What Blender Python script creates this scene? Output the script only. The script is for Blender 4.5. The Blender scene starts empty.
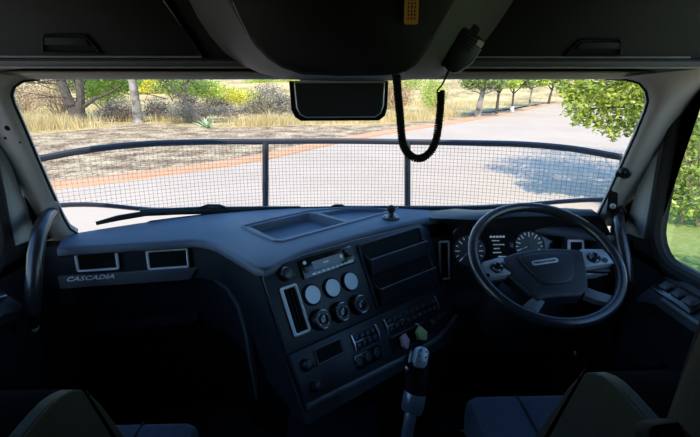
import bpy, bmesh, math, random
from mathutils import Vector as V, Matrix

scene = bpy.context.scene
COL = scene.collection

# ------------------------------------------------------------------ camera
F = 480.0
PITCH, YAW = math.radians(16.6), math.radians(1.8)
CAM = V((0, 0, 2.6))
fwd = V((math.sin(YAW) * math.cos(PITCH), math.cos(YAW) * math.cos(PITCH), -math.sin(PITCH)))
rgt = V((math.cos(YAW), -math.sin(YAW), 0))
upv = rgt.cross(fwd)
cd = bpy.data.cameras.new('camera')
cd.sensor_width = 36.0
cd.lens = F / 700 * 36
cd.clip_start = 0.02
cd.clip_end = 2000
cam = bpy.data.objects.new('camera', cd)
COL.objects.link(cam)
cam.matrix_world = Matrix.Translation(CAM) @ Matrix((rgt, upv, -fwd)).transposed().to_4x4()
scene.camera = cam

# ------------------------------------------------------------------ world, sun, exposure
SUN_EL, SUN_AZ = math.radians(47), math.radians(6)     # sun stands behind the truck, a little to the left
world = bpy.data.worlds.new('sky')
scene.world = world
world.use_nodes = True
nt = world.node_tree
sky = nt.nodes.new('ShaderNodeTexSky')
sky.sky_type = 'NISHITA'
sky.sun_disc = False
sky.sun_elevation = SUN_EL
sky.sun_rotation = math.pi + SUN_AZ
sky.air_density = 1.0
sky.dust_density = 0.3
sky.ozone_density = 1.6
hs = nt.nodes.new('ShaderNodeHueSaturation'); hs.inputs['Saturation'].default_value = 1.22      # the clear deep blue the cab picks up
nt.links.new(sky.outputs[0], hs.inputs['Color'])
nt.links.new(hs.outputs[0], nt.nodes['Background'].inputs[0])
nt.nodes['Background'].inputs[1].default_value = 0.48
sl = bpy.data.lights.new('sun', 'SUN')
sl.energy = 6.0
sl.color = (1.0, 0.85, 0.64)
sl.angle = math.radians(0.53)
sun = bpy.data.objects.new('sun', sl)
COL.objects.link(sun)
sun_dir = V((math.sin(SUN_AZ) * math.cos(SUN_EL), math.cos(SUN_AZ) * math.cos(SUN_EL), -math.sin(SUN_EL)))
sun.rotation_euler = sun_dir.to_track_quat('-Z', 'Y').to_euler()
sun.location = (0, -8, 9)
vs = scene.view_settings
vs.view_transform = 'Standard'
vs.look = 'None'
vs.exposure = 0.1
vs.gamma = 1.0
vs.use_curve_mapping = False
scene.cycles.use_denoising = True
scene.cycles.max_bounces = 8
scene.cycles.diffuse_bounces = 5
scene.cycles.transparent_max_bounces = 16
scene.cycles.caustics_reflective = False
scene.cycles.caustics_refractive = False

def portal(name, loc, rot, sx, sy):
    l = bpy.data.lights.new(name, 'AREA')
    l.shape = 'RECTANGLE'
    l.size, l.size_y = sx, sy
    l.cycles.is_portal = True
    o = bpy.data.objects.new(name, l)
    COL.objects.link(o)
    o.location, o.rotation_euler = loc, rot
portal('windshield_portal', (0, 2.05, 2.36), (math.radians(-72), 0, 0), 2.3, 0.85)
portal('door_portal', (1.12, 0.8, 2.45), (0, math.radians(90), 0), 0.9, 1.3)
portal('door_portal', (-1.12, 0.8, 2.45), (0, math.radians(-90), 0), 0.9, 1.3)

# ------------------------------------------------------------------ pixel helpers (a pixel gives a direction only)
def ray(px, py):
    return fwd + rgt * ((px - 350) / F) + upv * ((218.5 - py) / F)
def onX(px, py, x):
    r = ray(px, py); return CAM + r * ((x - CAM.x) / r.x)
def onY(px, py, y):
    r = ray(px, py); return CAM + r * ((y - CAM.y) / r.y)
def onZ(px, py, z):
    r = ray(px, py); return CAM + r * ((z - CAM.z) / r.z)
def onS(px, py, fn, lo=0.5, hi=6.0):
    """ray against the curved surface y = fn(x, z)"""
    r = ray(px, py)
    for _ in range(60):
        t = (lo + hi) / 2
        p = CAM + r * t
        if p.y > fn(p.x, p.z): hi = t
        else: lo = t
    return CAM + r * lo

class Fr:
    """flat frame: u along ex, v along ey, w out of the face"""
    def __init__(s, o, ex, ey):
        s.o = V(o); s.ex = V(ex).normalized(); s.ey = V(ey)
        s.ey = (s.ey - s.ex * s.ey.dot(s.ex)).normalized(); s.n = s.ex.cross(s.ey)
    def p(s, u, v, w=0.0):
        return s.o + s.ex * u + s.ey * v + s.n * w
    def uv(s, px, py, w=0.0):
        r = ray(px, py); q = s.o + s.n * w
        p = CAM + r * ((q - CAM).dot(s.n) / r.dot(s.n)) - s.o
        return (p.dot(s.ex), p.dot(s.ey))

# ------------------------------------------------------------------ materials
def newmat(name):
    m = bpy.data.materials.new(name); m.use_nodes = True
    return m, m.node_tree, m.node_tree.nodes['Principled BSDF']
def mat(name, col, rough=0.5, metal=0.0, spec=0.5, var=0.0, scale=8.0, bump=0.0, bscale=400.0, emit=None, es=1.0, sheen=0.0):
    m, t, b = newmat(name)
    b.inputs['Base Color'].default_value = (*col, 1)
    b.inputs['Roughness'].default_value = rough
    b.inputs['Metallic'].default_value = metal
    b.inputs['Specular IOR Level'].default_value = spec
    if sheen: b.inputs['Sheen Weight'].default_value = sheen
    if emit:
        b.inputs['Emission Color'].default_value = (*emit, 1)
        b.inputs['Emission Strength'].default_value = es
    if var or bump:
        tc = t.nodes.new('ShaderNodeTexCoord')
    if var:
        n = t.nodes.new('ShaderNodeTexNoise'); n.inputs['Scale'].default_value = scale; n.inputs['Detail'].default_value = 5
        r = t.nodes.new('ShaderNodeValToRGB')
        r.color_ramp.elements[0].position = 0.3; r.color_ramp.elements[1].position = 0.7
        r.color_ramp.elements[0].color = (*[c * (1 - var) for c in col], 1)
        r.color_ramp.elements[1].color = (*[min(1, c * (1 + var)) for c in col], 1)
        t.links.new(tc.outputs['Object'], n.inputs['Vector']); t.links.new(n.outputs[0], r.inputs[0]); t.links.new(r.outputs[0], b.inputs['Base Color'])
    if bump:
        n2 = t.nodes.new('ShaderNodeTexNoise'); n2.inputs['Scale'].default_value = bscale
        bp = t.nodes.new('ShaderNodeBump'); bp.inputs['Strength'].default_value = bump; bp.inputs['Distance'].default_value = 0.002
        t.links.new(tc.outputs['Object'], n2.inputs['Vector']); t.links.new(n2.outputs[0], bp.inputs['Height']); t.links.new(bp.outputs[0], b.inputs['Normal'])
    return m
def leafmat(name, c0, c1, rough=0.55, trans=0.25):
    """foliage: every leaf takes its own shade between two greens"""
    m, t, b = newmat(name)
    g = t.nodes.new('ShaderNodeNewGeometry')
    r = t.nodes.new('ShaderNodeValToRGB')
    r.color_ramp.elements[0].color = (*c0, 1); r.color_ramp.elements[1].color = (*c1, 1)
    t.links.new(g.outputs['Random Per Island'], r.inputs[0]); t.links.new(r.outputs[0], b.inputs['Base Color'])
    b.inputs['Roughness'].default_value = rough
    tr = t.nodes.new('ShaderNodeBsdfTranslucent'); t.links.new(r.outputs[0], tr.inputs[0])
    mx = t.nodes.new('ShaderNodeMixShader'); mx.inputs[0].default_value = trans
    t.links.new(b.outputs[0], mx.inputs[1]); t.links.new(tr.outputs[0], mx.inputs[2])
    t.links.new(mx.outputs[0], t.nodes['Material Output'].inputs[0])
    return m
def groundmat(name, stops, scale, scale2, bump=0.5, dist=0.03, rough=0.95):
    """two noise scales mixed through a colour ramp"""
    m, t, b = newmat(name)
    tc = t.nodes.new('ShaderNodeTexCoord')
    n1 = t.nodes.new('ShaderNodeTexNoise'); n1.inputs['Scale'].default_value = scale; n1.inputs['Detail'].default_value = 6
    n2 = t.nodes.new('ShaderNodeTexNoise'); n2.inputs['Scale'].default_value = scale2; n2.inputs['Detail'].default_value = 4
    mx = t.nodes.new('ShaderNodeMix'); mx.data_type = 'FLOAT'; mx.inputs[0].default_value = 0.5
    t.links.new(tc.outputs['Object'], n1.inputs['Vector']); t.links.new(tc.outputs['Object'], n2.inputs['Vector'])
    t.links.new(n1.outputs[0], mx.inputs[2]); t.links.new(n2.outputs[0], mx.inputs[3])
    r = t.nodes.new('ShaderNodeValToRGB'); el = r.color_ramp.elements
    while len(el) < len(stops): el.new(0.5)
    for e, (p, c) in zip(el, stops): e.position = p; e.color = (*c, 1)
    t.links.new(mx.outputs[0], r.inputs[0]); t.links.new(r.outputs[0], b.inputs['Base Color'])
    b.inputs['Roughness'].default_value = rough
    b.inputs['Specular IOR Level'].default_value = 0.2
    if bump:
        bp = t.nodes.new('ShaderNodeBump'); bp.inputs['Strength'].default_value = bump; bp.inputs['Distance'].default_value = dist
        t.links.new(n2.outputs[0], bp.inputs['Height']); t.links.new(bp.outputs[0], b.inputs['Normal'])
    return m
def glassmat(name, tint=(0.93, 0.96, 0.95), refl=0.05):
    m = bpy.data.materials.new(name); m.use_nodes = True
    t = m.node_tree; t.nodes.remove(t.nodes['Principled BSDF'])
    a = t.nodes.new('ShaderNodeBsdfTransparent'); a.inputs[0].default_value = (*tint, 1)
    g = t.nodes.new('ShaderNodeBsdfGlossy'); g.inputs['Roughness'].default_value = 0.02
    mx = t.nodes.new('ShaderNodeMixShader'); mx.inputs[0].default_value = refl
    t.links.new(a.outputs[0], mx.inputs[1]); t.links.new(g.outputs[0], mx.inputs[2])
    t.links.new(mx.outputs[0], t.nodes['Material Output'].inputs[0])
    return m

M = {}
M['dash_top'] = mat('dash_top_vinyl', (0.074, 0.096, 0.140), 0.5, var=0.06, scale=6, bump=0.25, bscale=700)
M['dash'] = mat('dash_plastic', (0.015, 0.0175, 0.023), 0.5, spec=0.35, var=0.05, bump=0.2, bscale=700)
M['panel'] = mat('panel_plastic', (0.020, 0.024, 0.032), 0.42, spec=0.4, bump=0.1, bscale=900)
M['band'] = mat('band_plastic', (0.11, 0.115, 0.125), 0.38)
M['black'] = mat('black_plastic', (0.012, 0.012, 0.013), 0.4)
M['matte'] = mat('matte_black', (0.008, 0.008, 0.008), 0.8, spec=0.2)
M['steel'] = mat('lever_steel', (0.22, 0.24, 0.28), 0.3, metal=0.5)
M['gloss'] = mat('gloss_black', (0.010, 0.010, 0.011), 0.12)
M['chrome'] = mat('satin_chrome', (0.75, 0.76, 0.78), 0.28, metal=1.0)
M['silver'] = mat('silver_paint', (0.52, 0.54, 0.57), 0.35, metal=0.35)
M['frame'] = mat('satin_vent_frame', (0.90, 0.92, 0.95), 0.3)
M['podm'] = mat('pod_silver', (0.30, 0.33, 0.38), 0.35, metal=0.3)
M['dial'] = mat('dial_sky_reflection', (0.78, 0.88, 0.94), 0.2)  # sky reflection in the gauge glass put into the dial colour
M['screen'] = mat('lcd_screen', (0.22, 0.26, 0.34), 0.15)
M['printw'] = mat('white_print', (0.75, 0.78, 0.82), 0.5, emit=(0.8, 0.9, 1.0), es=0.13)
M['red'] = mat('red_print', (0.55, 0.05, 0.03), 0.4)
M['pillar'] = mat('pillar_trim', (0.31, 0.305, 0.295), 0.7, var=0.05, bump=0.2, bscale=500)
M['sail'] = mat('sail_trim', (0.38, 0.40, 0.42), 0.7, var=0.04)
M['header'] = mat('header_trim', (0.34, 0.34, 0.33), 0.6, bump=0.1)
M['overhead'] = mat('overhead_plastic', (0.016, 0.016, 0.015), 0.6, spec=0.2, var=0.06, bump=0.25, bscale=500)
M['lip'] = mat('overhead_lip_lit', (0.075, 0.075, 0.072), 0.5)  # overhead plastic again, lightened for the light on the lip
M['edge_and_highlight'] = mat('grey_edge_and_highlight', (0.26, 0.26, 0.25), 0.5)  # grey for cabinet door edges and the lip's painted highlight
M['overside'] = mat('overhead_side_lit', (0.060, 0.060, 0.058), 0.6, spec=0.3, bump=0.2, bscale=500)  # overhead plastic again, window light on the console sides put into the colour
M['liner'] = mat('headliner_fabric', (0.16, 0.155, 0.14), 0.9, var=0.08)
M['rubber'] = mat('rubber', (0.012, 0.012, 0.012), 0.75, spec=0.25)
M['floor'] = mat('floor_rubber', (0.02, 0.02, 0.021), 0.8, var=0.2)
M['wall'] = mat('cab_lining', (0.06, 0.06, 0.058), 0.85)
M['seat'] = mat('seat_cloth', (0.026, 0.034, 0.060), 0.85, var=0.15, scale=60, bump=0.4, bscale=300, sheen=0.1)
M['seatside'] = mat('seat_side_vinyl', (0.022, 0.0225, 0.018), 0.6, spec=0.2, var=0.1, scale=30, bump=0.3, bscale=250)
M['pad'] = mat('armrest_vinyl', (0.009, 0.010, 0.012), 0.6, spec=0.0)
M['leather'] = mat('wheel_leather', (0.020, 0.021, 0.025), 0.24, spec=0.65, bump=0.15, bscale=600)
M['guard'] = mat('guard_steel', (0.030, 0.034, 0.048), 0.35)
M['wire'] = mat('guard_wire', (0.10, 0.10, 0.105), 0.5)
M['white'] = mat('white_paint', (0.75, 0.75, 0.74), 0.25)
M['orange'] = mat('orange_sticker', (0.85, 0.42, 0.06), 0.5)
M['tag'] = mat('cream_tag', (0.55, 0.52, 0.36), 0.5)
M['pink'] = mat('pink_trinket', (0.75, 0.45, 0.50), 0.5)
M['lime'] = mat('lime_trinket', (0.65, 0.75, 0.30), 0.5)
M['dark_reflection'] = mat('mirror_dark_reflection', (0.035, 0.035, 0.037), 0.25)  # dark cab reflection put into the mirror's colour
M['mirror'] = mat('mirror_glass', (0.35, 0.36, 0.38), 0.03, metal=1.0)
M['glass'] = glassmat('windshield_glass')
M['sideglass'] = glassmat('door_glass', (0.86, 0.90, 0.88), 0.06)
M['lens'] = glassmat('instrument_lens', (0.95, 0.95, 0.97), 0.06)
# outside
M['road'] = groundmat('pale_asphalt', [(0.30, (0.46, 0.365, 0.285)), (0.55, (0.54, 0.435, 0.345)), (0.75, (0.60, 0.49, 0.395))], 0.35, 45, 0.25, 0.01)
M['kerb'] = groundmat('red_kerb', [(0.3, (0.52, 0.27, 0.14)), (0.7, (0.68, 0.41, 0.25))], 1.2, 20, 0.2, 0.01)
M['mulch'] = groundmat('mulch', [(0.38, (0.13, 0.085, 0.05)), (0.48, (0.34, 0.235, 0.145)), (0.60, (0.66, 0.53, 0.34))], 1.1, 9, 1.0, 0.10)
M['dry'] = groundmat('dry_grass_ground', [(0.36, (0.24, 0.17, 0.09)), (0.5, (0.52, 0.40, 0.19)), (0.64, (0.74, 0.60, 0.30))], 0.35, 3.0, 0.8, 0.1)
M['lawn'] = groundmat('lawn', [(0.3, (0.10, 0.17, 0.04)), (0.5, (0.21, 0.28, 0.075)), (0.72, (0.33, 0.36, 0.15))], 0.6, 14, 0.6, 0.04)
M['bark'] = mat('grey_bark', (0.075, 0.062, 0.052), 0.9, var=0.45, scale=5, bump=0.8, bscale=20)
M['palebark'] = mat('pale_bark', (0.22, 0.195, 0.17), 0.9, var=0.8, scale=2.5, bump=0.6, bscale=20)
M['twig'] = mat('dry_twig', (0.30, 0.23, 0.16), 0.9, var=0.3, scale=5)
M['leaf_near'] = leafmat('near_tree_leaf', (0.045, 0.12, 0.010), (0.62, 0.68, 0.11), 0.4, 0.35)
M['leaf_bright'] = leafmat('bright_leaf', (0.26, 0.40, 0.05), (0.74, 0.80, 0.20), 0.6, 0.35)
M['leaf_mid'] = leafmat('mid_leaf', (0.09, 0.16, 0.035), (0.44, 0.52, 0.18), 0.6, 0.3)
M['leaf_yellow'] = leafmat('yellow_leaf', (0.55, 0.55, 0.06), (0.86, 0.80, 0.14), 0.6, 0.3)
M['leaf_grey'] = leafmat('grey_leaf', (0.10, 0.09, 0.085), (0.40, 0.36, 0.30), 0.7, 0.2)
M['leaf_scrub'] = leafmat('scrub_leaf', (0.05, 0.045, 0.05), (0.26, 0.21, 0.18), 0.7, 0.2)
M['leaf_brown'] = leafmat('brown_leaf', (0.34, 0.20, 0.12), (0.66, 0.46, 0.26), 0.7, 0.2)
M['leaf_agave'] = leafmat('agave_leaf', (0.38, 0.52, 0.28), (0.58, 0.68, 0.42), 0.5, 0.1)
M['straw'] = leafmat('straw', (0.40, 0.28, 0.11), (0.88, 0.74, 0.40), 0.7, 0.3)
M['hedge'] = leafmat('hedge_leaf', (0.14, 0.24, 0.03), (0.50, 0.58, 0.12), 0.5, 0.3)

# ------------------------------------------------------------------ mesh builder
def rrect(u0, u1, v0, v1, r, n=5):
    if u0 > u1: u0, u1 = u1, u0
    if v0 > v1: v0, v1 = v1, v0
    r = min(r, (u1 - u0) / 2, (v1 - v0) / 2)
    out = []
    for cx, cy, a0 in ((u1 - r, v1 - r, 0), (u0 + r, v1 - r, 90), (u0 + r, v0 + r, 180), (u1 - r, v0 + r, 270)):
        for i in range(n):
            a = math.radians(a0 + 90 * i / (n - 1)); out.append((cx + r * math.cos(a), cy + r * math.sin(a)))
    return out
def circle(cu, cv, r, n=24):
    return [(cu + r * math.cos(2 * math.pi * i / n), cv + r * math.sin(2 * math.pi * i / n)) for i in range(n)]
def inset(pts, d):
    """shrink a closed outline by d"""
    n = len(pts); out = []
    area = sum(pts[i][0] * pts[(i + 1) % n][1] - pts[(i + 1) % n][0] * pts[i][1] for i in range(n))
    s = 1 if area > 0 else -1
    for i in range(n):
        a, b, c = V(pts[i - 1]), V(pts[i]), V(pts[(i + 1) % n])
        e1, e2 = (b - a), (c - b)
        if e1.length < 1e-9 or e2.length < 1e-9: out.append(tuple(b)); continue
        e1.normalize(); e2.normalize()
        n1, n2 = V((-e1.y, e1.x)) * s, V((-e2.y, e2.x)) * s
        m = n1 + n2
        k = m.length_squared
        m = m * (2 * d / k) if k > 0.3 else n1 * d
        out.append((b.x + m.x, b.y + m.y))
    return out

class MB:
    def __init__(s): s.v = []; s.f = []
    def add(s, vs, fs):
        k = len(s.v); s.v += [V(p) for p in vs]; s.f += [tuple(i + k for i in f) for f in fs]; return s
    def grid(s, rows, closed=False):
        k = len(s.v); n = len(rows[0])
        for r in rows: s.v += [V(p) for p in r]
        for i in range(len(rows) - 1):
            for j in range(n if closed else n - 1):
                a = k + i * n + j; b = k + i * n + (j + 1) % n
                s.f.append((a, b, b + n, a + n))
        return k, n
    def loft(s, rings, cap0=True, cap1=True):
        k, n = s.grid(rings, True)
        if cap0: s.f.append(tuple(range(k, k + n)))
        if cap1: s.f.append(tuple(range(k + (len(rings) - 1) * n, k + len(rings) * n)))
        return s
    def plate(s, fr, pts, w0, w1, b=0.0):
        if b:
            ip = inset(pts, b)
            return s.loft([[fr.p(*q, w0) for q in pts], [fr.p(*q, w1 - b) for q in pts], [fr.p(*q, w1 - b * .3) for q in inset(pts, b * .3)], [fr.p(*q, w1) for q in ip]])
        return s.loft([[fr.p(*q, w0) for q in pts], [fr.p(*q, w1) for q in pts]])
    def ring(s, fr, outer, inner, w0, w1):
        m = [((a[0] * .5 + b[0] * .5), (a[1] * .5 + b[1] * .5)) for a, b in zip(outer, inner)]
        rows = [[fr.p(*q, w0) for q in outer], [fr.p(*q, (w0 + w1 * 2) / 3) for q in outer], [fr.p(*q, w1) for q in m], [fr.p(*q, (w0 + w1 * 2) / 3) for q in inner], [fr.p(*q, w0) for q in inner]]
        s.grid(rows, True); return s
    def box(s, a, b):
        (x0, y0, z0), (x1, y1, z1) = a, b
        return s.add([(x0, y0, z0), (x1, y0, z0), (x1, y1, z0), (x0, y1, z0), (x0, y0, z1), (x1, y0, z1), (x1, y1, z1), (x0, y1, z1)],
                     [(0, 3, 2, 1), (4, 5, 6, 7), (0, 1, 5, 4), (1, 2, 6, 5), (2, 3, 7, 6), (3, 0, 4, 7)])
    def tube(s, path, r, n=8, caps=True):
        path = [V(p) for p in path]; rs = r if isinstance(r, (list, tuple)) else [r] * len(path)
        rings = []; prev = None
        for i, p in enumerate(path):
            t = (path[min(i + 1, len(path) - 1)] - path[max(i - 1, 0)]).normalized()
            if prev is None:
                a = V((0, 0, 1)) if abs(t.z) < .9 else V((1, 0, 0)); x = t.cross(a).normalized()
            else:
                x = (prev - t * prev.dot(t)).normalized()
            prev = x; y = t.cross(x)
            rings.append([p + (x * math.cos(2 * math.pi * j / n) + y * math.sin(2 * math.pi * j / n)) * rs[i] for j in range(n)])
        return s.loft(rings, caps, caps)
    def lathe(s, fr, cu, cv, prof, n=20):
        rings = [[fr.p(cu + r * math.cos(2 * math.pi * j / n), cv + r * math.sin(2 * math.pi * j / n), w) for j in range(n)] for r, w in prof]
        return s.loft(rings)
    def torus(s, fr, R, r, n=64, m=14, sq=1.0):
        rings = []
        for i in range(n):
            a = 2 * math.pi * i / n
            rings.append([fr.p((R + r * math.cos(b)) * math.cos(a), (R + r * math.cos(b)) * math.sin(a), r * sq * math.sin(b)) for b in [2 * math.pi * j / m for j in range(m)]])
        rings.append(rings[0]); s.loft(rings, False, False); return s
    def ball(s, c, rx, ry=None, rz=None, n=14, m=9):
        ry = ry or rx; rz = rz or rx; c = V(c)
        rings = [[c + V((rx * math.sin(p) * math.cos(2 * math.pi * j / n), ry * math.sin(p) * math.sin(2 * math.pi * j / n), rz * math.cos(p))) for j in range(n)] for p in [math.pi * (i + .02) / (m + .04) for i in range(m + 1)]]
        return s.loft(rings)

ORG = {}
def obj(name, mb, m, parent=None, sharp=35, weld=True, origin=None):
    me = bpy.data.meshes.new(name)
    o0 = ORG.get(parent.name, V((0, 0, 0))) if parent else (V(origin) if origin is not None else V((0, 0, 0)))
    me.from_pydata([tuple(p - o0) for p in mb.v], [], mb.f)
    if weld:
        bm = bmesh.new(); bm.from_mesh(me)
        bmesh.ops.remove_doubles(bm, verts=bm.verts, dist=1e-5)
        bmesh.ops.recalc_face_normals(bm, faces=bm.faces); bm.to_mesh(me); bm.free()
        me.polygons.foreach_set('use_smooth', [True] * len(me.polygons))
        me.set_sharp_from_angle(angle=math.radians(sharp))
    me.materials.append(m)
    o = bpy.data.objects.new(name, me); COL.objects.link(o)
    if parent: o.parent = parent
    else: o.location = o0
    ORG[o.name] = o0
    return o
def thing(name, label, cat, loc=(0, 0, 0), group=None):
    o = bpy.data.objects.new(name, None); COL.objects.link(o)
    o.location = loc; o.empty_display_size = 0.05
    o['label'] = label; o['category'] = cat
    if group: o['group'] = group
    ORG[o.name] = V(loc); return o
def tag(o, label, cat, group=None):
    o['label'] = label; o['category'] = cat
    if group: o['group'] = group
    return o
def struct(o): o['kind'] = 'structure'; return o
def structroot(name, loc=(0, 0, 0)):
    o = bpy.data.objects.new(name, None); COL.objects.link(o); o.location = loc; o['kind'] = 'structure'; ORG[o.name] = V(loc); return o
def text_mesh(name, body, fr, u, v, w, size, m, parent, shear=0.0, depth=0.001, width=None, spacing=1.0):
    cu = bpy.data.curves.new(name, 'FONT'); cu.body = body; cu.size = size; cu.shear = shear; cu.extrude = depth; cu.space_character = spacing; cu.resolution_u = 2; cu.offset = size * .022
    to = bpy.data.objects.new(name, cu); COL.objects.link(to)
    bpy.context.view_layer.update()
    me = bpy.data.meshes.new_from_object(to.evaluated_get(bpy.context.evaluated_depsgraph_get()))
    bpy.data.objects.remove(to); bpy.data.curves.remove(cu)
    xs = [p.co.x for p in me.vertices]; k = width / (max(xs) - min(xs)) if width else 1.0; x0 = min(xs)
    mb = MB(); mb.v = [fr.p(u + (p.co.x - x0) * k, v + p.co.y, w + p.co.z) for p in me.vertices]; mb.f = [tuple(p.vertices) for p in me.polygons]
    bpy.data.meshes.remove(me)
    return obj(name, mb, m, parent, weld=False)

# ================================================================== OUTSIDE: ground
def slab(name, pts, z0, z1, m):
    mb = MB(); n = len(pts)
    mb.loft([[(x, y, z0) for x, y in pts], [(x, y, z1) for x, y in pts]])
    return struct(obj(name, mb, m))
kerb = [(-16, 7.5), (-11, 9.6), (-8, 10.8), (-6.5, 11.5), (-5.8, 11.9), (-5.1, 12.5), (-3.8, 13.6), (-2.2, 15.3), (-0.9, 17.5), (0.6, 19.8), (3.2, 23.2), (6.3, 26.6), (8.5, 29.3), (11.3, 33.0), (15.8, 39.0), (18.7, 43.0), (22.2, 47.8), (30, 58)]
road_right = [(44, 50), (30, 38), (20, 26.5), (13, 19), (9, 14.2), (6.6, 10.5), (5.3, 7.4), (4.75, 6.0), (4.3, 3.0), (4.1, -10), (4.1, -40)]
slab('ground', [(-300, -60), (300, -60), (300, 400), (-300, 400)], -0.4, -0.02, M['dry'])
hm = MB(); rngq = random.Random(5)
hx_ = [-160 + 8 * i for i in range(41)]
hm.grid([[(x, y, z + (rngq.uniform(-.25, .25) if z > 0 else 0)) for x in hx_] for y, z in ((50, -.1), (60, .9), (72, 2.4), (90, 4.6), (115, 7.5), (150, 10))])
struct(obj('hillside', hm, M['dry'], sharp=180))
slab('road', [(-16, -40)] + kerb + road_right, -0.2, 0.0, M['road'])
slab('lawn', [(80, -40), (80, 45)] + road_right[1:], -0.2, 0.03, M['lawn'])
def offset(path, d):
    out = []
    for i, p in enumerate(path):
        a, b = V(path[max(i - 1, 0)]), V(path[min(i + 1, len(path) - 1)]); t = (b - a).normalized()
        out.append((p[0] - t.y * d, p[1] + t.x * d))
    return out
k2 = offset(kerb, 0.85)
slab('kerb_strip', kerb + k2[::-1], -0.2, 0.05, M['kerb'])
grassline = [(32, 59), (20, 47), (13.0, 39.5), (8.0, 33.0), (7.2, 30.6), (5.0, 28.4), (2.4, 26.2), (0.8, 26.1), (-1.9, 26.5), (-4.4, 25.2), (-6.9, 25.3), (-10.7, 27.5), (-12.2, 24.5), (-13.9, 22.0), (-16, 18), (-24, 14)]
slab('mulch_bed', k2 + grassline, -0.2, 0.03, M['mulch'])

# ================================================================== vegetation builders
def leaves(mb, rng, c, rad, n, size, shell=0.5):
    """leaf blades (folded diamonds) scattered through an ellipsoid"""
    for _ in range(n):
        d = V((rng.gauss(0, 1), rng.gauss(0, 1), rng.gauss(0, 1))).normalized() * (shell + (1 - shell) * rng.random())
        p = V(c) + V((d.x * rad[0], d.y * rad[1], d.z * rad[2]))
        a = V((rng.gauss(0, 1), rng.gauss(0, 1), rng.gauss(0, .6))).normalized()
        b = a.cross(V((rng.gauss(0, 1), rng.gauss(0, 1), rng.gauss(0, 1)))).normalized()
        s = size * rng.uniform(.6, 1.3)
        mb.add([p - a * s, p + b * s * .42, p + a * s, p - b * s * .42], [(0, 1, 2, 3)])
    return mb
def branchy(mb, rng, p0, d, L, r, depth, spread=0.6):
    p0 = V(p0); d = V(d).normalized(); pts = [p0]; rs = [r]
    for i in range(3):
        d = (d + V((rng.gauss(0, .12), rng.gauss(0, .12), rng.gauss(0, .06)))).normalized()
        pts.append(pts[-1] + d * L / 3); rs.append(r * (1 - .14 * (i + 1)))
    mb.tube(pts, rs, 6 if r > .04 else 4)
    if depth > 0:
        for k in range(rng.choice((2, 3))):
            q = pts[rng.choice((2, 3))]
            dd = (d + V((rng.gauss(0, spread), rng.gauss(0, spread), rng.gauss(.1, spread * .6)))).normalized()
            branchy(mb, rng, q, dd, L * rng.uniform(.55, .8), r * .55, depth - 1, spread)
def tree(name, label, base, trunk_fn, crowns, lm, bm_, leaf, group=None, seed=1, shell=.45):
    rng = random.Random(seed)
    t = thing(name, label, 'tree', base, group)
    mb = MB(); trunk_fn(mb, rng, V(base)); obj('trunk', mb, bm_, t, weld=False)
    fb = MB()
    for c, rad, n in crowns: leaves(fb, rng, c, rad, int(n * (1.9 if leaf > .07 else .8)), leaf * (.72 if leaf > .07 else .92), shell)
    f = obj('foliage', fb, lm, t, weld=False); f['kind'] = 'stuff'
    return t
def bush(name, label, base, blobs, lm, leaf, seed=1, group=None, stems=6, cat='bush', stemm='twig'):
    rng = random.Random(seed)
    t = thing(name, label, cat, base, group)
    mb = MB()
    h = max(c[2] for c, r, n in blobs)
    for k in range(stems):
        branchy(mb, rng, V(base) + V((rng.uniform(-.2, .2), rng.uniform(-.2, .2), -.05)), (rng.gauss(0, .5), rng.gauss(0, .3), 1), max(.4, h * .6), .03, 2, .5)
    obj('stems', mb, M[stemm], t, weld=False)
    fb = MB()
    for c, rad, n in blobs: leaves(fb, rng, c, rad, int(n * 1.9), leaf * .7, .35)
    f = obj('foliage', fb, lm, t, weld=False); f['kind'] = 'stuff'
    return t
def grass_patch(name, label, cells, lm, seed, hmin, hmax, kindcat='grass'):
    """cells: (x, y, spread_x, spread_y, blades)"""
    rng = random.Random(seed); mb = MB()
    for x, y, sx, sy, n in cells:
        for _ in range(int(n * 1.7)):
            p = V((x + rng.gauss(0, sx), y + rng.gauss(0, sy), -.03)); h = rng.uniform(hmin, hmax); a = rng.uniform(0, 6.28)
            w = V((math.cos(a), math.sin(a), 0)) * rng.uniform(.006, .016); l = V((rng.gauss(0, .25), rng.gauss(0, .25), 1)) * h
            mb.add([p - w, p + w, p + l * .6 + w * .7, p + l], [(0, 1, 2, 3)])
    o = obj(name, mb, lm, weld=False); o['kind'] = 'stuff'; tag(o, label, kindcat); return o

# ---- left side: big trees, shrubs, dry grass
def forked(mb, rng, b):
    b = b - V((0, 0, .1))
    mb.tube([b, b + V((.0, 0, .5)), b + V((-.12, 0, .9))], [.62, .45, .36], 10)
    mb.tube([b + V((-.1, 0, .5)), b + V((-.45, 0, 1.5)), b + V((-.75, .1, 2.7)), b + V((-1.0, .1, 4.4)), b + V((-1.6, .1, 6.2))], [.33, .27, .24, .2, .1], 10)
    mb.tube([b + V((.1, 0, .5)), b + V((.32, -.05, 1.4)), b + V((.42, 0, 2.6)), b + V((.7, 0, 4.5)), b + V((1.4, 0, 6.3))], [.3, .23, .21, .18, .08], 10)
    mb.tube([b + V((.3, 0, .9)), b + V((1.2, -.1, 1.45)), b + V((2.1, -.2, 1.75)), b + V((3.0, -.2, 2.3))], [.13, .1, .07, .03], 7)
    mb.tube([b + V((.4, 0, 2.0)), b + V((.9, -.1, 2.7)), b + V((1.6, -.1, 3.6))], [.1, .08, .04], 6)
    for k in range(10):
        branchy(mb, rng, b + V((rng.uniform(-.8, .6), 0, rng.uniform(1.2, 3.5))), (rng.uniform(-1.4, .6), rng.gauss(0, .5), rng.uniform(.0, .8)), rng.uniform(1.0, 2.0), .05, 2)
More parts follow.
